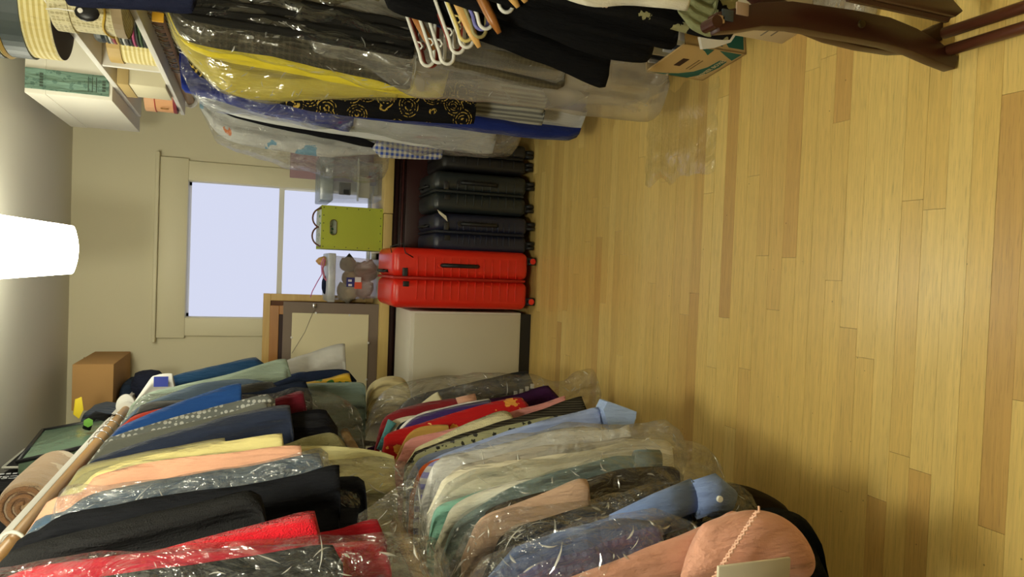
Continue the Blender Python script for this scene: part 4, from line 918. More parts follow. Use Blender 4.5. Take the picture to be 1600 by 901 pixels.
toys = [((.07, .06, .05), (110, 100, 84), 'grey plush toy inside the toy box'), ((.16, .05, .06), (126, 92, 60), 'brown plush toy inside the toy box'), ((.12, .13, .045), (150, 120, 84), 'tan plush toy near the top of the toy box'), ((.05, .15, .05), (190, 180, 150), 'cream card pocket inside the toy box'), ((.2, .15, .04), (84, 84, 72), 'dark olive toy inside the toy box')]
for (dx_, dz_, rr), col, lab in toys:
    rr *= 1.2; ctr = Vector((x0+dx_, 4.2, z0+.012+dz_)); mb = MB()
    rows = []
    for i in range(9):
        th = math.pi*i/8; rows.append([ctr+Vector((rr*math.sin(th)*math.cos(q)*(1+.7*noise.noise(Vector((i*.6, math.cos(q)*1.3+math.sin(q), dx_*30)))), .1*math.sin(th)*math.sin(q), rr*math.cos(th))) for q in [2*math.pi*j/14 for j in range(14)]])
    tag(mb.loops(rows, False, False).build('plush_toy', fabric(col, fuzz=.9), None, smooth=True), lab, 'toy')
# things sticking out of the toy box
c = at(506, 408, Y=4.2)
tag(MB().lathe([(.002, -.03), (.022, -.02), (.03, .0), (.02, .03), (.003, .045)], c+Vector((0, 0, .0)), n=16).build('wooden_knob', wood((190, 140, 80), (214, 170, 110), .4, 2), smooth=True), 'round tan wooden knob on top of the toy box', 'toy')
c = at(507, 445, Y=4.2); rows = []
for i in range(7):
    th = math.pi*i/6; rows.append([c+Vector((.055*math.sin(th)*math.cos(q), .06*math.sin(th)*math.sin(q), .02*math.cos(th)-.004)) for q in [2*math.pi*j/12 for j in range(12)]])
tag(MB().loops(rows, False, False).build('cloth_bundle', fabric((26, 32, 54)), smooth=True), 'dark navy cloth bundle on top of the toy box', 'cloth')
c = [at(x, y, Y=4.1) for x, y in ((506, 402), (502, 412), (503, 428), (496, 440), (488, 455), (485, 464))]
tag(MB().tube(c, .003, 6).build('trailing_yarn', plain((206, 120, 180), .6), smooth=True), 'pink yarn trailing off the toy box', 'yarn')
c = [at(x, y, Y=4.13) for x, y in ((508, 405), (504, 420), (507, 434), (512, 440))]
tag(MB().tube(c, .006, 6).build('pink_beads', plain((190, 110, 130), .5), smooth=True), 'pink bead string on the rim of the toy box', 'beads')

# ------------------------------------------------------------------ frames and boards leaning against the wall
def frame_pts(px, Y, lean=.0): return [at(x, y, Y=Y) for x, y in px]
def leanbox(name, mat, x0, x1, z0, z1, Y, th, parent, k=.12, ztop=None):
    # board leaning back: y grows with z
    zr = bz
    def yy(z): return Y+(z-zr)*k
    p = [(x0, yy(z0), z0), (x1, yy(z0), z0), (x1, yy(z0)+th, z0), (x0, yy(z0)+th, z0), (x0, yy(z1), z1), (x1, yy(z1), z1), (x1, yy(z1)+th, z1), (x0, yy(z1)+th, z1)]
    return MB().hexa(p).build(name, mat, parent, bevel=.002, seg=1)
GOLD = wood((186, 146, 70), (210, 176, 100), .4, 0); OCH = wood((150, 96, 34), (176, 120, 50), .4, 0)
Yf = 4.28
zt_f = at(410, 520, Y=Yf+.05).z; xr_f = at(440, 459, Y=Yf+.05).x
gf = thing('picture_frame', 'large gilt picture frame leaning behind the grey mat board', 'picture frame', (xr_f-.3, Yf, bz))
xl_f = xr_f-.55; fw = .04
leanbox('frame_rail', GOLD, xl_f, xr_f, zt_f-fw, zt_f, Yf, .02, gf); leanbox('frame_rail', GOLD, xl_f, xr_f, bz, bz+fw, Yf, .02, gf)
leanbox('frame_stile', GOLD, xl_f, xl_f+fw, bz+fw, zt_f-fw, Yf, .02, gf); leanbox('frame_stile', GOLD, xr_f-fw, xr_f, bz+fw, zt_f-fw, Yf, .02, gf)
leanbox('backing', plain((96, 60, 36), .7), xl_f+fw, xr_f-fw, bz+fw, zt_f-fw, Yf+.01, .006, gf)
zt_o = at(421, 520, Y=4.22).z; xr_o = at(440, 478, Y=4.22).x
of = thing('picture_frame', 'ochre wooden picture frame between the gilt frame and grey mat board', 'picture frame', (xr_o-.25, 4.2, bz))
leanbox('frame_rail', OCH, xr_o-.52, xr_o, zt_o-.05, zt_o, 4.2, .018, of); leanbox('frame_rail', OCH, xr_o-.52, xr_o, bz, bz+.05, 4.2, .018, of)
leanbox('frame_stile', OCH, xr_o-.05, xr_o, bz+.05, zt_o-.05, 4.2, .018, of); leanbox('frame_stile', OCH, xr_o-.52, xr_o-.47, bz+.05, zt_o-.05, 4.2, .018, of)
leanbox('backing', plain((46, 22, 18), .6), xr_o-.47, xr_o-.05, bz+.05, zt_o-.05, 4.205, .006, of)
zt_m = at(441, 540, Y=4.12).z; xr_m = at(520, 473, Y=4.1).x
mb_ = thing('mat_board', 'grey-brown framed board seen from the back with cream panel and wire', 'picture frame', (xr_m-.3, 4.06, bz))
leanbox('frame_board', plain((120, 106, 90), .7), xr_m-.62, xr_m, bz, zt_m, 4.06, .014, mb_)
ip = [at(457, 489, Y=4.08), at(577, 493, Y=4.05)]
leanbox('cream_panel', plain((214, 206, 164), .7), xr_m-.57, ip[0].x, ip[1].z, ip[0].z, 4.054, .006, mb_)
PG = plain((225, 225, 215), .3)
for px in ((494, 489), (546, 492), (456, 528), (575, 535), (572, 592)):
    c = at(px[0], px[1], Y=4.075); c.y = 4.06+(c.z-bz)*.12
    MB().lathe([(.0005, -.012), (.006, -.01), (.006, .004)], c, axis='y', n=10).build('peg', PG, mb_)
c1, c2 = at(492, 482, Y=4.07), at(456, 552, Y=4.1)
c1.y -= .0; MB().tube([(c1.x, 4.06+(c1.z-bz)*.12-.008, c1.z), ((c1.x+c2.x)/2-.006, 4.06+((c1.z+c2.z)/2-bz)*.12-.008, (c1.z+c2.z)/2-.01), (c2.x, 4.06+(c2.z-bz)*.12-.008, c2.z)], .0013, 5).build('wire', plain((120, 116, 100), .4), mb_)
cc = at(491, 480, Y=4.07); yv = 4.06+(cc.z-bz)*.12-.01
MB().box((cc.x-.006, yv-.003, cc.z-.012), (cc.x+.02, yv+.003, cc.z+.006)).build('wire_clip', STEEL, mb_, bevel=.002)
# mauve board by the window
a, b = at(640, 292, Y=4.44), at(455, 200, Y=4.44)
tag(MB().box((a.x, 4.425, bz+.001), (b.x+.1, 4.44, b.z)).build('mauve_board', plain((160, 128, 128), .7), bevel=.003), 'dusty mauve board standing against the window casing behind the clear cover', 'board')

# ================================================================== HAT BOX SHELVES
def hatbox(name, label, px_left, px_bot, X, Y, r, h, z, mat, lidmat, lid_h, group=None, sy=1):
    t = thing(name, label, 'hat box', (X, Y, z), group)
    MB().lathe([(r*.985, z), (r, z+.004), (r, z+h-lid_h)], (X, Y, 0), n=40).build('body', mat, t, smooth=False, bevel=.0)
    MB().lathe([(r+.005, z+h-lid_h), (r+.005, z+h-.004), (r*.99, z+h)], (X, Y, 0), n=40).build('lid', lidmat, t)
    return t
YST = fabric((222, 206, 130), 'stripe', (238, 228, 170), .5)
YSTH = fabric((216, 198, 120), 'hstripe', (236, 226, 168), 1.2)
# big oval striped hat box on the upper shelf with dark band
hc = at(70, 45, Y=2.75); hX, hY, hr = .735, 2.47, .158
hz0, hz1 = SRZ, 2.30
hb = thing('hat_box', 'big oval yellow striped hat box with slate grey band on the upper shelf', 'hat box', (hX, hY, hz0))
n_ = 48
MB().lathe([(hr*.98, hz0+.001), (hr, hz0+.006), (hr, hz1-.13)], (hX, hY, 0), n=n_, sx=1).build('body', YSTH, hb)
MB().lathe([(hr+.007, hz0+.145), (hr+.007, hz1-.004), (hr*.96, hz1)], (hX, hY, 0), n=n_, sx=1).build('lid', YSTH, hb)
SLT = plain((64, 74, 74), .5)
MB().lathe([(hr+.001, hz0+.075), (hr+.006, hz0+.075), (hr+.006, hz0+.13), (hr+.001, hz0+.13)], (hX, hY, 0), n=n_, sx=1, cap=False).build('band', SLT, hb)
MB().lathe([(hr+.007, hz0+.147), (hr+.012, hz0+.147), (hr+.012, hz0+.21), (hr+.007, hz0+.21)], (hX, hY, 0), n=n_, sx=1, cap=False).build('lid_band', SLT, hb)
MB().lathe([(hr+.006, hz0+.132), (hr+.013, hz0+.138), (hr+.006, hz0+.144)], (hX, hY, 0), n=n_, sx=1, cap=False).build('gold_cord', plain((190, 160, 80), .4), hb)
MB().lathe([(hr*.985, hz0+.0002), (hr*.985, hz0+.0015)], (hX, hY, 0), n=n_, sx=1).build('bottom', plain((58, 48, 42), .8), hb)
# long white box
wx0, wy0, wy1 = .62, 3.27, 4.02
wz1 = at(35, 148, X=wx0).z; wzl = at(70, 150, X=wx0).z-.01
wbx = thing('white_box', 'long white lidded box with green end label overhanging the upper shelf', 'box', (.78, wy0, SRZ))
WB = plain((226, 222, 200), .6)
MB().box((wx0+.003, wy0+.003, SRZ+.001), (.96, wy1-.003, wzl+.02)).build('body', WB, wbx, bevel=.002)
MB().box((wx0, wy0, wzl), (.963, wy1, wz1-.02)).build('lid', WB, wbx, bevel=.003)
LB = fabric((120, 150, 130), 'floral', (96, 124, 108), 3.0, fuzz=.0)
MB().box((wx0+.018, wy0-.003, SRZ+.012), (wx0+.098, wy0+.001, wzl)).build('label_panel', LB, wbx)
MB().box((wx0+.018, wy0-.005, wzl), (wx0+.098, wy0-.001, wz1-.022)).build('label_panel', LB, wbx)
INK = plain((70, 84, 70), .8)
for k, (fx, w_) in enumerate(((.03, .07), (.055, .05), (.08, .08), (.1, .04))): pass
for k in range(5): MB().box((wx0+.03+k*.011, wy0-.0065, wzl+.008), (wx0+.037+k*.011, wy0-.005, wzl+.02)).build('faded_print', INK, wbx)
for k in range(4): MB().box((wx0+.034+k*.012, wy0-.0045, SRZ+.024), (wx0+.042+k*.012, wy0-.003, SRZ+.036)).build('faded_print', INK, wbx)
for k in range(3):
    MB().box((wx0+.028, wy0-.0045, SRZ+.055+k*.014), (wx0+.088, wy0-.0032, SRZ+.058+k*.014)).build('label_rule', INK, wbx)

# dotted hat box on the lower shelf
z_ = SLOZ
dc = at(145, 20, Y=2.3)
dh = thing('hat_box', 'cream dotted hat box tied with yellow cord on the lower shelf', 'hat box', (.735, 2.215, z_))
DOT = fabric((220, 212, 166), 'dots', (186, 176, 130), 1.1, fuzz=.05)
MB().lathe([(.132, z_+.002), (.134, z_+.006), (.134, z_+.125)], (.735, 2.215, 0), n=40).build('body', DOT, dh)
MB().lathe([(.139, z_+.125), (.139, z_+.168), (.135, z_+.171)], (.735, 2.215, 0), n=40).build('lid', DOT, dh)
MB().lathe([(.133, z_+.001), (.1365, z_+.001), (.1365, z_+.026), (.133, z_+.026)], (.735, 2.215, 0), n=40, cap=False).build('base_band', plain((150, 132, 96), .6), dh)
MB().tube([(.735-.138*math.cos(q), 2.215-.138*math.sin(q), z_+.045+.006*math.sin(q*6)) for q in [-.6+1.9*j/20 for j in range(21)]], .003, 6).build('cord', plain((200, 168, 60), .5), dh, smooth=True)
c = at(136, 20, Y=2.06)
pp = thing('sunglasses_pouch', 'black oval pouch with white dot hanging before the dotted hat box', 'pouch', (c.x, c.y, c.z-.03))
rows = []
for i in range(7):
    th = math.pi*i/6; rows.append([c+Vector((.022*math.sin(th)*math.cos(q), .01*math.sin(th)*math.sin(q), .028*math.cos(th))) for q in [2*math.pi*j/14 for j in range(14)]])
MB().loops(rows, False, False).build('body', plain((20, 20, 22), .4), pp, smooth=True)
MB().lathe([(.0005, -.004), (.006, -.003), (.006, .0)], c+Vector((.0, -.0095, .013)), axis='y', n=12).build('dot', WHITE, pp)
MB().tube([c+Vector((0, 0, .028)), c+Vector((.006, .02, .07)), c+Vector((.01, .05, .1))], .0015, 5).build('string', WHITE, pp)
# stack of round lids / folded scarves
sx_, sy_, sr = .79, 2.595, .112
cols = [(40, 48, 46), (62, 70, 60), (188, 190, 176), (150, 52, 74), (190, 160, 80), (52, 62, 46), (196, 198, 190), (44, 46, 44), (36, 38, 38), (176, 70, 110), (42, 44, 40), (60, 84, 50), (46, 50, 48)]
zz = z_+.0005
names = ['slate', 'moss', 'pale grey', 'rose', 'gold', 'dark green', 'silver white', 'black', 'jet black', 'pink', 'coal', 'leaf green', 'ink']
for i, cc_ in enumerate(cols[::-1]):
    hh = .0098 if i not in (12, ) else .03
    tag(MB().lathe([(sr-.004, zz), (sr, zz+hh*.3), (sr, zz+hh*.7), (sr-.004, zz+hh-.0004)], (sx_, sy_, 0), n=32).build('round_tin', plain(cc_, .45)), 'flat round %s tin in the stack beside the dotted hat box' % names[::-1][i], 'tin', 'stack of flat round tins')
    zz += hh
yb = thing('hat_box', 'small yellow striped hat box between the tins and the divider', 'hat box', (.80, 2.865, z_))
MB().lathe([(.112, z_+.001), (.112, z_+.11)], (.80, 2.865, 0), n=36).build('body', YSTH, yb)
MB().lathe([(.117, z_+.11), (.117, z_+.15), (.113, z_+.152)], (.80, 2.865, 0), n=36).build('lid', plain((190, 160, 92), .5), yb)
# cream card box and peach box past the divider
xx = .665
a_ = at(262, 112, X=xx); b_ = at(262, 158, X=xx)
cbx = thing('card_box', 'cream card box with tan lid on the lower shelf past the divider', 'box', (.8, a_.y, z_))
y0_, y1_ = 3.12, 3.35
MB().box((xx, y0_, z_+.001), (xx+.22, y1_, z_+.13)).build('body', plain((214, 206, 168), .7), cbx, bevel=.002)
MB().box((xx-.004, y0_-.004, z_+.13), (xx+.224, y1_+.004, z_+.17)).build('lid', plain((182, 158, 100), .7), cbx, bevel=.002)
y2_, y3_ = 3.49, 3.70
pbx = thing('round_box', 'peach round box with a red base at the end of the lower shelf', 'box', (.765, (y2_+y3_)/2, z_))
rr = (y3_-y2_)/2
MB().lathe([(rr, z_+.015), (rr, z_+.09)], (.765, (y2_+y3_)/2, 0), n=32).build('body', plain((214, 160, 110), .6), pbx)
MB().lathe([(rr+.003, z_+.09), (rr+.003, z_+.13)], (.765, (y2_+y3_)/2, 0), n=32).build('lid', plain((216, 168, 122), .6), pbx)
MB().lathe([(rr+.002, z_+.001), (rr+.002, z_+.015)], (.765, (y2_+y3_)/2, 0), n=32).build('base_rim', plain((130, 50, 54), .5), pbx)
MB().lathe([(rr+.002, z_+.086), (rr+.0045, z_+.088), (rr+.002, z_+.091)], (.765, (y2_+y3_)/2, 0), n=32, cap=False).build('red_line', plain((190, 70, 60), .5), pbx)
ec = Vector((.765-rr*.9, (y2_+y3_)/2-rr*.44, z_+.05))
MB().tube([ec+Vector((-.004, 0, 0))+Vector((.006*math.cos(q)*0-.001, .012*math.cos(q), .016*math.sin(q))) for q in [2*math.pi*j/14 for j in range(15)]], .0016, 5, cap=False).build('emblem_ring', plain((150, 110, 50), .5), pbx)

# ================================================================== BAG SHELF
# cardboard box near the end wall
p0 = at(176, 640, Y=3.94); p1 = at(113, 569, Y=3.94)
cbz = p0.z; ct = thing('cardboard_box', 'plain brown cardboard box at the far end of the bag shelf', 'box', (-.65, 3.94, cbz))
KB = plain((176, 136, 82), .8, .2, .1, .002, 90, var=.08)
MB().box((p0.x, 3.94, cbz), (p1.x, 4.46, p1.z)).build('body', KB, ct, bevel=.003)
MB().box((p0.x-.001, 4.19, p1.z-.001), (p1.x+.001, 4.205, p1.z+.0015)).build('flap_seam', plain((140, 104, 60), .8), ct)
# navy bag supporting the box
def blob(name, label, cat, c, r, mat, sq=3.0, wr=.08, seed=1, n=24, k=14, group=None, smooth=True, parent=None):
    rows = []; c = Vector(c)
    for i in range(k):
        th = math.pi*(i+.02)/(k-.96); rw = []
        for j in range(n):
            q = 2*math.pi*j/n
            d = Vector((math.sin(th)*math.cos(q), math.sin(th)*math.sin(q), math.cos(th)))
            L = (abs(d.x)**sq+abs(d.y)**sq+abs(d.z)**sq)**(-1/sq)
            L *= 1+wr*noise.noise(d*2.6+Vector((seed*7.1, 0, 0)))+wr*.5*noise.noise(d*6+Vector((0, seed*3.3, 0)))
            v = d*L; rw.append(c+Vector((v.x*r[0], v.y*r[1], max(-1, v.z)*r[2])))
        rows.append(rw)
    o = MB().loops(rows, True, True).build(name, mat, parent, smooth=smooth)
    if parent is None: tag(o, label, cat, group)
    return o
NV = fabric((40, 52, 66)); BK = fabric((30, 30, 31), rough=.7)
MB_ = blob('duffel_bag', 'dark navy bag wedged under the cardboard box', 'bag', (-.80, 4.22, (SLZ+cbz)/2+.0), (.15, .2, (cbz-SLZ)/2), NV, 4)
d_ = at(207, 602, Y=3.85)
blob('fabric_pouch', 'small navy fabric pouch hanging behind the sage trousers', 'pouch', (d_.x-.02, 4.0, d_.z-.05), (.07, .1, .07), fabric((34, 38, 52)), 3, .12, 5)
blob('jeans_stack', 'folded dark denim pile in front of the cardboard box', 'clothes', (-.83, 3.70, SLZ+.075), (.13, .2, .075), fabric((50, 62, 76)), 5, .06, 3)
c = at(124, 640, Y=3.52)
tag(MB().prism([c+Vector(v) for v in ((-.04, 0, .0), (-.02, 0, .022), (.045, 0, .016), (.055, 0, -.008), (.0, 0, -.016))], (0, .01, .004)).build('yellow_note', plain((226, 200, 40), .6), bevel=.001), 'bright yellow folded note on the denim pile', 'note')
# black strap with green tag near the rod
c = at(142, 657, Y=3.2)
st = thing('luggage_strap', 'black webbing strap with lime green logo tag on the shelf edge', 'strap', (c.x, c.y, c.z-.03))
MB().tube([at(135, 670, Y=3.25), at(140, 655, Y=3.2), at(150, 648, Y=3.2), at(165, 652, Y=3.2), at(178, 648, Y=3.25)], .016, 8, flat=.3).build('webbing', BK, st, smooth=True)
g0 = at(138, 660, Y=3.17)
MB().lathe([(.001, -.004), (.018, -.003), (.018, .003)], g0, axis='y', n=6).build('green_tag', plain((110, 170, 60), .5), st)
# green vinyl pack
gp = thing('garment_pack', 'green vinyl packaged garment with black border standing on the bag shelf', 'package', (-.82, 2.9, SLZ))
q = [at(72, 702, X=-.70), at(118, 702, X=-.70)]
yA, yB, zA = 2.99, 3.50, SLZ
MB().hexa([(-.81, yA, zA+.002), (-.71, yA, zA+.002), (-.71, yB, zA+.002), (-.81, yB, zA+.002), (-.81, yA, zA+.225), (-.755, yA, zA+.225), (-.755, yB, zA+.27), (-.81, yB, zA+.27)]).build('body', plain((96, 120, 96), .25, .6, .5, .02, 14), gp, bevel=.012)
for pth in ([(-.71, yA, zA+.01), (-.71, yB, zA+.01)], [(-.755, yA, zA+.225), (-.755, yB, zA+.27)], [(-.71, yA, zA+.01), (-.755, yA, zA+.225)], [(-.71, yB, zA+.01), (-.755, yB, zA+.27)]):
    MB().tube(pth, .008, 8).build('piping', BLACKP, gp, smooth=True)
# folder with pale edge
sv2 = thing('laptop_sleeve', 'black sleeve with pale edge standing between duffel and vinyl pack', 'sleeve', (-.845, 3.3, SLZ))
MB().hexa([(-.842, 3.18, SLZ+.002), (-.832, 3.18, SLZ+.002), (-.832, 3.5, SLZ+.002), (-.842, 3.5, SLZ+.002), (-.842, 3.22, SLZ+.33), (-.832, 3.22, SLZ+.33), (-.832, 3.5, SLZ+.33), (-.842, 3.5, SLZ+.33)]).build('body', BK, sv2, bevel=.003)
MB().tube([(-.832, 3.18, SLZ+.01), (-.832, 3.215, SLZ+.332), (-.832, 3.5, SLZ+.332)], .005, 6).build('pale_edge', plain((190, 188, 170), .6), sv2)
# rolled fleece blanket (axis along the shelf)
bl = thing('rolled_blanket', 'rolled tan and cream fleece blanket on the bag shelf', 'blanket', (-.78, 2.5, SLZ))
FL = fabric((190, 160, 122), 'floral', (222, 204, 170), .5, fuzz=1.0, col3=(140, 104, 72), sheen=.5)
y0_, y1_, R_ = 2.5, 2.9, .078
rows = []
for i in range(14):
    f = i/13; yy = y0_+(y1_-y0_)*f; rr = R_*(1-.10*(abs(2*f-1)**6))
    rows.append([Vector((-.768+rr*math.cos(q)*(1+.04*noise.noise(Vector((i*.7, q, 1)))), yy, SLZ+R_+rr*math.sin(q)*(1+.04*noise.noise(Vector((i*.7, q, 4)))))) for q in [2*math.pi*j/28 for j in range(28)]])
MB().loops(rows).build('roll', FL, bl, smooth=True)
sp = [Vector((-.768+(.012+.058*t_/40)*math.cos(t_*.42), y0_-.004, SLZ+R_+(.012+.058*t_/40)*math.sin(t_*.42))) for t_ in range(41)]
MB().tube(sp, .008, 6).build('spiral_end', fabric((150, 112, 78), fuzz=1.0), bl, smooth=True)
# black duffel with lettering
df = thing('duffel_bag', 'black soft duffel bag with white university lettering on the bag shelf', 'bag', (-.92, 2.75, SLZ))
blob('body', None, None, (-.925, 3.1, SLZ+.185), (.068, .46, .185), BK, 4, .1, 8, parent=df)
MB().tube([(-.89, 2.8, SLZ+.33), (-.86, 2.9, SLZ+.31), (-.85, 3.0, SLZ+.2), (-.86, 3.05, SLZ+.05)], .014, 8, flat=.4).build('strap', BK, df, smooth=True)
tx = at(16, 742, X=-.85)
tp = at(14, 745, X=-.848)
text('UCSan', .05, (-.848, tp.y, tp.z), (0, 0, 1), (0, -1, 0), plain((225, 225, 220), .6), df)
for k in range(9): MB().box((-.846, tp.y+.033, tp.z-.1+k*.021), (-.8445, tp.y+.045, tp.z-.086+k*.021)).build('small_print', plain((205, 205, 200), .6), df)

# ================================================================== FLOOR BOXES ON THE DRESS SIDE
# green and kraft copy paper box
bx = [at(1085, 126, Z=0.0), at(1168, 92, Z=0.0)]
fl = at(1096, 126, Z=.0); fr_ = at(1172, 92, Z=.0)
pb_root = thing('paper_box', 'kraft carton with green printed swoosh and hand slot on the floor', 'box', (.75, 2.05, 0))
KR = plain((198, 170, 112), .8, .2, .05, .002, 90); GRN = plain((34, 98, 82), .7)
P0 = Vector((.66, 2.28, 0)); D1 = Vector((-.03, -.36, 0)); D2 = Vector((.29, -.02, 0)); H = .225
P0 = at(1098, 126, Z=0); near = at(1168, 84, Z=0)
D1 = (near-P0); D1.z = 0; L1 = .30
u1 = Vector((.12, -1, 0)).normalized(); u2 = Vector((1, .12, 0)).normalized()
P0.z = 0.001; P1 = P0+u1*L1*.78; W2 = .3
A_ = [P0, P1, P1+u2*W2, P0+u2*W2]
def bside(name, a, b, z0, z1, mat, nrm, th=.006, parent=pb_root):
    return MB().hexa([a+Vector((0, 0, z0)), b+Vector((0, 0, z0)), b+nrm*th+Vector((0, 0, z0)), a+nrm*th+Vector((0, 0, z0)), a+Vector((0, 0, z1)), b+Vector((0, 0, z1)), b+nrm*th+Vector((0, 0, z1)), a+nrm*th+Vector((0, 0, z1))]).build(name, mat, parent)
bside('long_side', P0, P1, 0, H, KR, u2); bside('long_side', A_[3]-u2*.006, A_[2]-u2*.006, 0, H, KR, u2)
bside('end_side', P1, A_[2], 0, H, KR, -u1); bside('end_side', P0, A_[3], 0, H, KR, u1)
MB().hexa([A_[0], A_[1], A_[2], A_[3]]+[p+Vector((0, 0, .006)) for p in A_]).build('bottom', KR, pb_root)
Lf = (P1-P0).length
def onface(s, z, o=.0012): return P0+u1*(s*Lf)+Vector((0, 0, z*H))-u2*o
def patch(pts, mat, name='printed_panel', o=.0012): return MB().prism([onface(s, z, o) for s, z in pts], u2*.001).build(name, mat, pb_root)
sw1 = [(.02, .96)] + [(.02+.9*t_/10, .50-.30*math.sin(t_/10*math.pi*.55)+.30*(1-t_/10)**2) for t_ in range(11)]
patch([(.03, .95), (.03, .30), (.25, .12), (.5, .08), (.70, .10), (.70, .22), (.45, .24), (.25, .34), (.12, .52), (.06, .75)], GRN)
patch([(.76, .06), (.97, .06), (.97, .42), (.86, .24)], GRN); patch([(.80, .50), (.97, .52), (.97, .75), (.9, .62)], GRN)
patch([(.36, .66), (.60, .66), (.60, .76), (.36, .76)], plain((60, 36, 22), .8), 'hand_slot', .0015)
CRM = plain((214, 200, 150), .8)
text('PREMIER BOXES', .022, onface(.42, .165, .0022), u1, (0, 0, 1), CRM, pb_root)
for k in range(2): patch([(.3, .50-.06*k), (.62, .50-.06*k), (.62, .515-.06*k), (.3, .515-.06*k)], plain((120, 100, 60), .8), 'print_rule')
def onend(s, z, o=.0012): return P1+u2*(s*W2)+Vector((0, 0, z*H))+u1*o
def epatch(pts, mat, name='printed_panel', o=.0012): return MB().prism([onend(s, z, o) for s, z in pts], -u1*.001).build(name, mat, pb_root)
epatch([(.04, .05), (.55, .05), (.55, .55), (.25, .5), (.04, .3)], GRN); epatch([(.04, .4), (.2, .55), (.04, .6)], GRN)
tri = [(.22, .14), (.42, .14), (.32, .34)]
for i in range(3):
    a_, b_ = onend(*tri[i], .002), onend(*tri[(i+1) % 3], .002); MB().tube([a_, b_], .004, 4).build('triangle_mark', CRM, pb_root)
# folders inside
for i in range(7):
    c = P0+u1*(.03+.03*i)+u2*.02
    o = MB().hexa([c+Vector((0, 0, .008)), c+u2*.25+Vector((0, 0, .008)), c+u2*.25+u1*.008+Vector((0, 0, .008)), c+u1*.008+Vector((0, 0, .008)), c+Vector((0, 0, .235+.01*(i % 3))), c+u2*.25+Vector((0, 0, .235)), c+u2*.25+u1*.008+Vector((0, 0, .235)), c+u1*.008+Vector((0, 0, .235+.01*(i % 3)))]).build('file_folder', plain([(210, 208, 196), (60, 62, 66), (200, 190, 150)][i % 3], .7))
    tag(o, ['white file folder standing in the kraft carton', 'dark grey file folder standing in the kraft carton', 'buff file folder standing in the kraft carton'][i % 3], 'folder', ['white folders in the carton', 'grey folders in the carton', 'buff folders in the carton'][i % 3])
# clear bin behind it
cbn = thing('storage_box', 'large clear storage bin on the floor beside the kraft carton', 'storage box', (.8, 2.45, 0))
q0 = at(1035, 150, Z=0)
openbox(MB(), (q0.x, 2.32, .001), (q0.x+.3, 2.66, .3), taper=.015).build('body', BOXP, cbn)
MB().box((q0.x-.01, 2.31, .295), (q0.x+.31, 2.67, .312)).build('lid', plastic(.45, (190, 186, 170), 4, .25, .05, .2), cbn, bevel=.004)
MB().box((q0.x-.014, 2.45, .27), (q0.x-.002, 2.54, .305)).build('latch', plain((70, 60, 48), .5), cbn, bevel=.003)
for i in range(3):
    tag(MB().box((q0.x+.03, 2.36+.09*i, .006), (q0.x+.26, 2.42+.09*i, .2+.02*i)).build('folded_cloth', fabric([(150, 140, 110), (190, 170, 120), (120, 112, 96)][i]), bevel=.01), ['taupe folded cloth in the clear floor bin', 'straw folded cloth in the clear floor bin', 'grey folded cloth in the clear floor bin'][i], 'cloth')
# cream carton nearest with folded flap
k0 = at(1226, 70, Z=0); k1 = at(1290, 50, Z=0)
cc = thing('cream_carton', 'cream mailing carton with open flaps under the folding chair', 'box', (.85, 1.6, 0))
v1 = Vector((.15, -1, 0)).normalized(); v2 = Vector((1, .15, 0)).normalized(); K0 = at(1222, 69, Z=0.0); K0.z = .001
KM = plain((206, 190, 150), .8, .2, .04, .002, 90)
KK = [K0, K0+v1*.17, K0+v1*.17+v2*.3, K0+v2*.3]
MB().hexa(KK+[p+Vector((0, 0, .19)) for p in KK]).build('body', KM, cc, bevel=.002)
for s0, s1, zf in ((.2, .55, .35), (.15, .6, .5)):
    a_, b_ = K0+v1*.17*s0, K0+v1*.17*s1
    MB().hexa([a_-v2*.0015+Vector((0, 0, .19*zf)), b_-v2*.0015+Vector((0, 0, .19*zf)), b_+Vector((0, 0, .19*zf)), a_+Vector((0, 0, .19*zf)), a_-v2*.0015+Vector((0, 0, .19*zf+.004)), b_-v2*.0015+Vector((0, 0, .19*zf+.004)), b_+Vector((0, 0, .19*zf+.004)), a_+Vector((0, 0, .19*zf+.004))]).build('print_rule', plain((120, 112, 96), .7), cc)
a_, b_ = K0+v1*.10, K0+v1*.165
MB().hexa([a_-v2*.002+Vector((0, 0, .055)), b_-v2*.002+Vector((0, 0, .055)), b_+Vector((0, 0, .055)), a_+Vector((0, 0, .055)), a_-v2*.002+Vector((0, 0, .08)), b_-v2*.002+Vector((0, 0, .08)), b_+Vector((0, 0, .08)), a_+Vector((0, 0, .08))]).build('stamp_panel', plain((84, 78, 60), .7), cc)
for k in range(4):
    e_ = a_.lerp(b_, .16+.2*k); MB().box((e_.x-.004, e_.y-.004, .062), (e_.x+.001, e_.y+.004, .073)).build('stamp_print', CRM, cc)
# white paper sheet folded over the carton
c = at(1100, 66, Y=1.9)
wp = [at(1094, 58, Y=1.74), at(1098, 77, Y=1.74), at(1116, 75, Y=1.74), at(1142, 66, Y=1.74), at(1160, 40, Y=1.74), at(1128, 50, Y=1.74)]
MB().prism(wp, (0.0, .004, .006)).build('white_flap', plain((226, 222, 204), .8), cc)

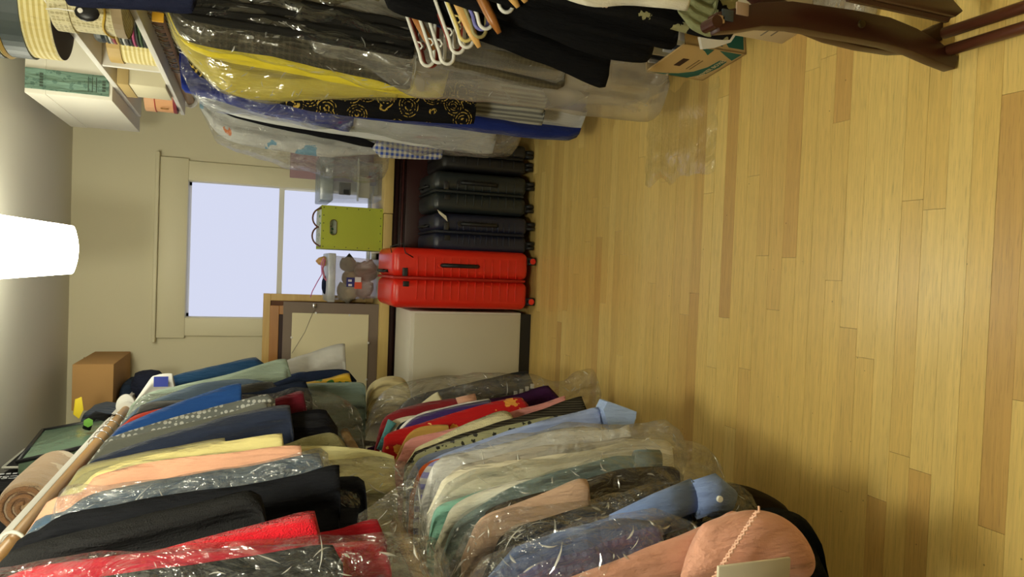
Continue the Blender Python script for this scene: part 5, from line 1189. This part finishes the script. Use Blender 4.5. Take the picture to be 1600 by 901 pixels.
# plastic film lying on the floor beneath the frosted bag
_seed[0] += 1
rows = []
for i in range(16):
    row = []
    for j in range(20):
        X_ = .36+.34*j/19+.03*noise.noise(Vector((i*.4, 1, 2))); Y_ = 2.02+.45*i/15+.03*noise.noise(Vector((j*.4, 5, 2)))
        e_ = min(1, min(i, 15-i, j, 19-j)/2.0)
        row.append(Vector((X_, Y_, .003+e_*max(0, .012+.02*noise.noise(Vector((X_*14, Y_*14, 1)))))))
    rows.append(row)
vs = [v for r_ in rows for v in r_]; fs = [(i*20+j, i*20+j+1, (i+1)*20+j+1, (i+1)*20+j) for i in range(15) for j in range(19)]
tag(MB().add(vs, fs).build('plastic_film', plastic(.012, (222, 222, 200), 10, .12, .4, .05), smooth=True), 'thin clear film lying on the oak floor beside the frosted bag', 'plastic film')
# clear bag on the floor near the white cabinet and shirts
rows = []
for (x_, y_) in ((.0, 0),): pass
c = at(905, 600, Z=.05)

# ================================================================== FOLDING CHAIR
CH = wood((44, 20, 14), (62, 30, 20), .35, 2)
ch = thing('folding_chair', 'dark brown wooden folding chair with curved crossed legs and dowel stretchers', 'chair', (.6, 1.1, 0))
YC = 1.15
def plankpath(px, Y, wid, th, name, parent=ch, mat=CH):
    P = [at(x, y, Y=Y) for x, y in px]; out = []; k = len(P)
    lft, rgt = [], []
    for i, p in enumerate(P):
        t = (P[min(i+1, k-1)]-P[max(i-1, 0)]).normalized(); nn = Vector((t.z, 0, -t.x)); w_ = wid[i] if isinstance(wid, list) else wid
        lft.append(p+nn*w_*.5); rgt.append(p-nn*w_*.5)
    return MB().prism(lft+rgt[::-1], (0, th, 0)).build(name, mat, parent, bevel=.003)
LEG = [(1122, 34), (1150, 30), (1190, 22), (1240, 22), (1290, 30), (1340, 38), (1390, 48), (1430, 62), (1465, 80), (1496, 98)]
LW = [.036, .042, .046, .052, .055, .058, .058, .052, .046, .03]
lg1 = plankpath(LEG, YC, LW, .03, 'leg')
MB().lathe([(.012, -.004), (.012, .034)], at(1119, 34, Y=YC), axis='y', n=16).build('round_end', CH, lg1)
c = at(1345, 38, Y=YC); MB().lathe([(.0015, -.005), (.008, -.005), (.008, .002)], c, axis='y', n=14).build('pivot_bolt', plain((110, 96, 60), .3, metal=.8), lg1)
for px, w_, c_ in (((1126, 30), .012, (180, 150, 110)), ((1137, 24), .018, (48, 56, 58)), ((1160, 14), .02, (150, 126, 100))):
    c = at(px[0], px[1], Y=YC-.001); MB().box((c.x-w_*.6, YC-.003, c.z-w_*.7), (c.x+w_*.6, YC+.002, c.z+w_*.7)).build('inlay', plain(c_, .5), lg1, bevel=.001)
LEG2 = [(1180, -20), (1215, 8), (1260, 30), (1300, 46), (1350, 58), (1400, 66), (1430, 66), (1455, 58), (1480, 44), (1500, 20)]
lg2 = plankpath(LEG2, YC+.045, [.03, .036, .04, .042, .044, .044, .042, .04, .036, .03], .028, 'leg')
# second frame nearer the viewer (outside the picture) joined by dowels
plankpath(LEG, YC-.001, LW, .03, 'leg').location.y -= .42
plankpath(LEG2, YC+.045, .04, .028, 'leg').location.y -= .42
for px in ((1475, 52), (1477, 80)):
    p = at(px[0], px[1], Y=YC+.01); MB().tube([p, p+Vector((0, -.42, 0))], .0125, 14).build('stretcher', wood((74, 40, 26), (98, 56, 36), .35, 1), ch, smooth=True)
# seat panel
s0, s1 = at(1330, -12, Y=YC-.03), at(1484, 28, Y=YC-.03)
sp_ = [at(1290, -20, Y=1.1), at(1478, 27, Y=1.1), at(1484, 31, Y=1.1), at(1560, -10, Y=1.1)]
MB().prism([at(1330, -2, Y=1.08), at(1480, 31, Y=1.08), at(1492, 22, Y=1.08), at(1420, -60, Y=1.08), at(1330, -60, Y=1.08)], (0, -.02, 0)).build('seat_panel', wood((60, 40, 26), (78, 54, 36), .3, 2), ch, bevel=.003)
p = [at(1325, -4, Y=1.075), at(1480, 30, Y=1.075)]
MB().tube([p[0], p[1]], .008, 6).build('seat_edge', CH, ch)
# clear plastic bag of something behind the chair
o = blob('plastic_pouch', 'clear plastic pouch lying on the floor behind the folding chair', 'pouch', at(1320, 6, Z=.04)+Vector((.03, 0, 0)), (.12, .1, .038), plastic(.4, (210, 208, 196), 10, .12, .8, .3), 3, .15, 21)
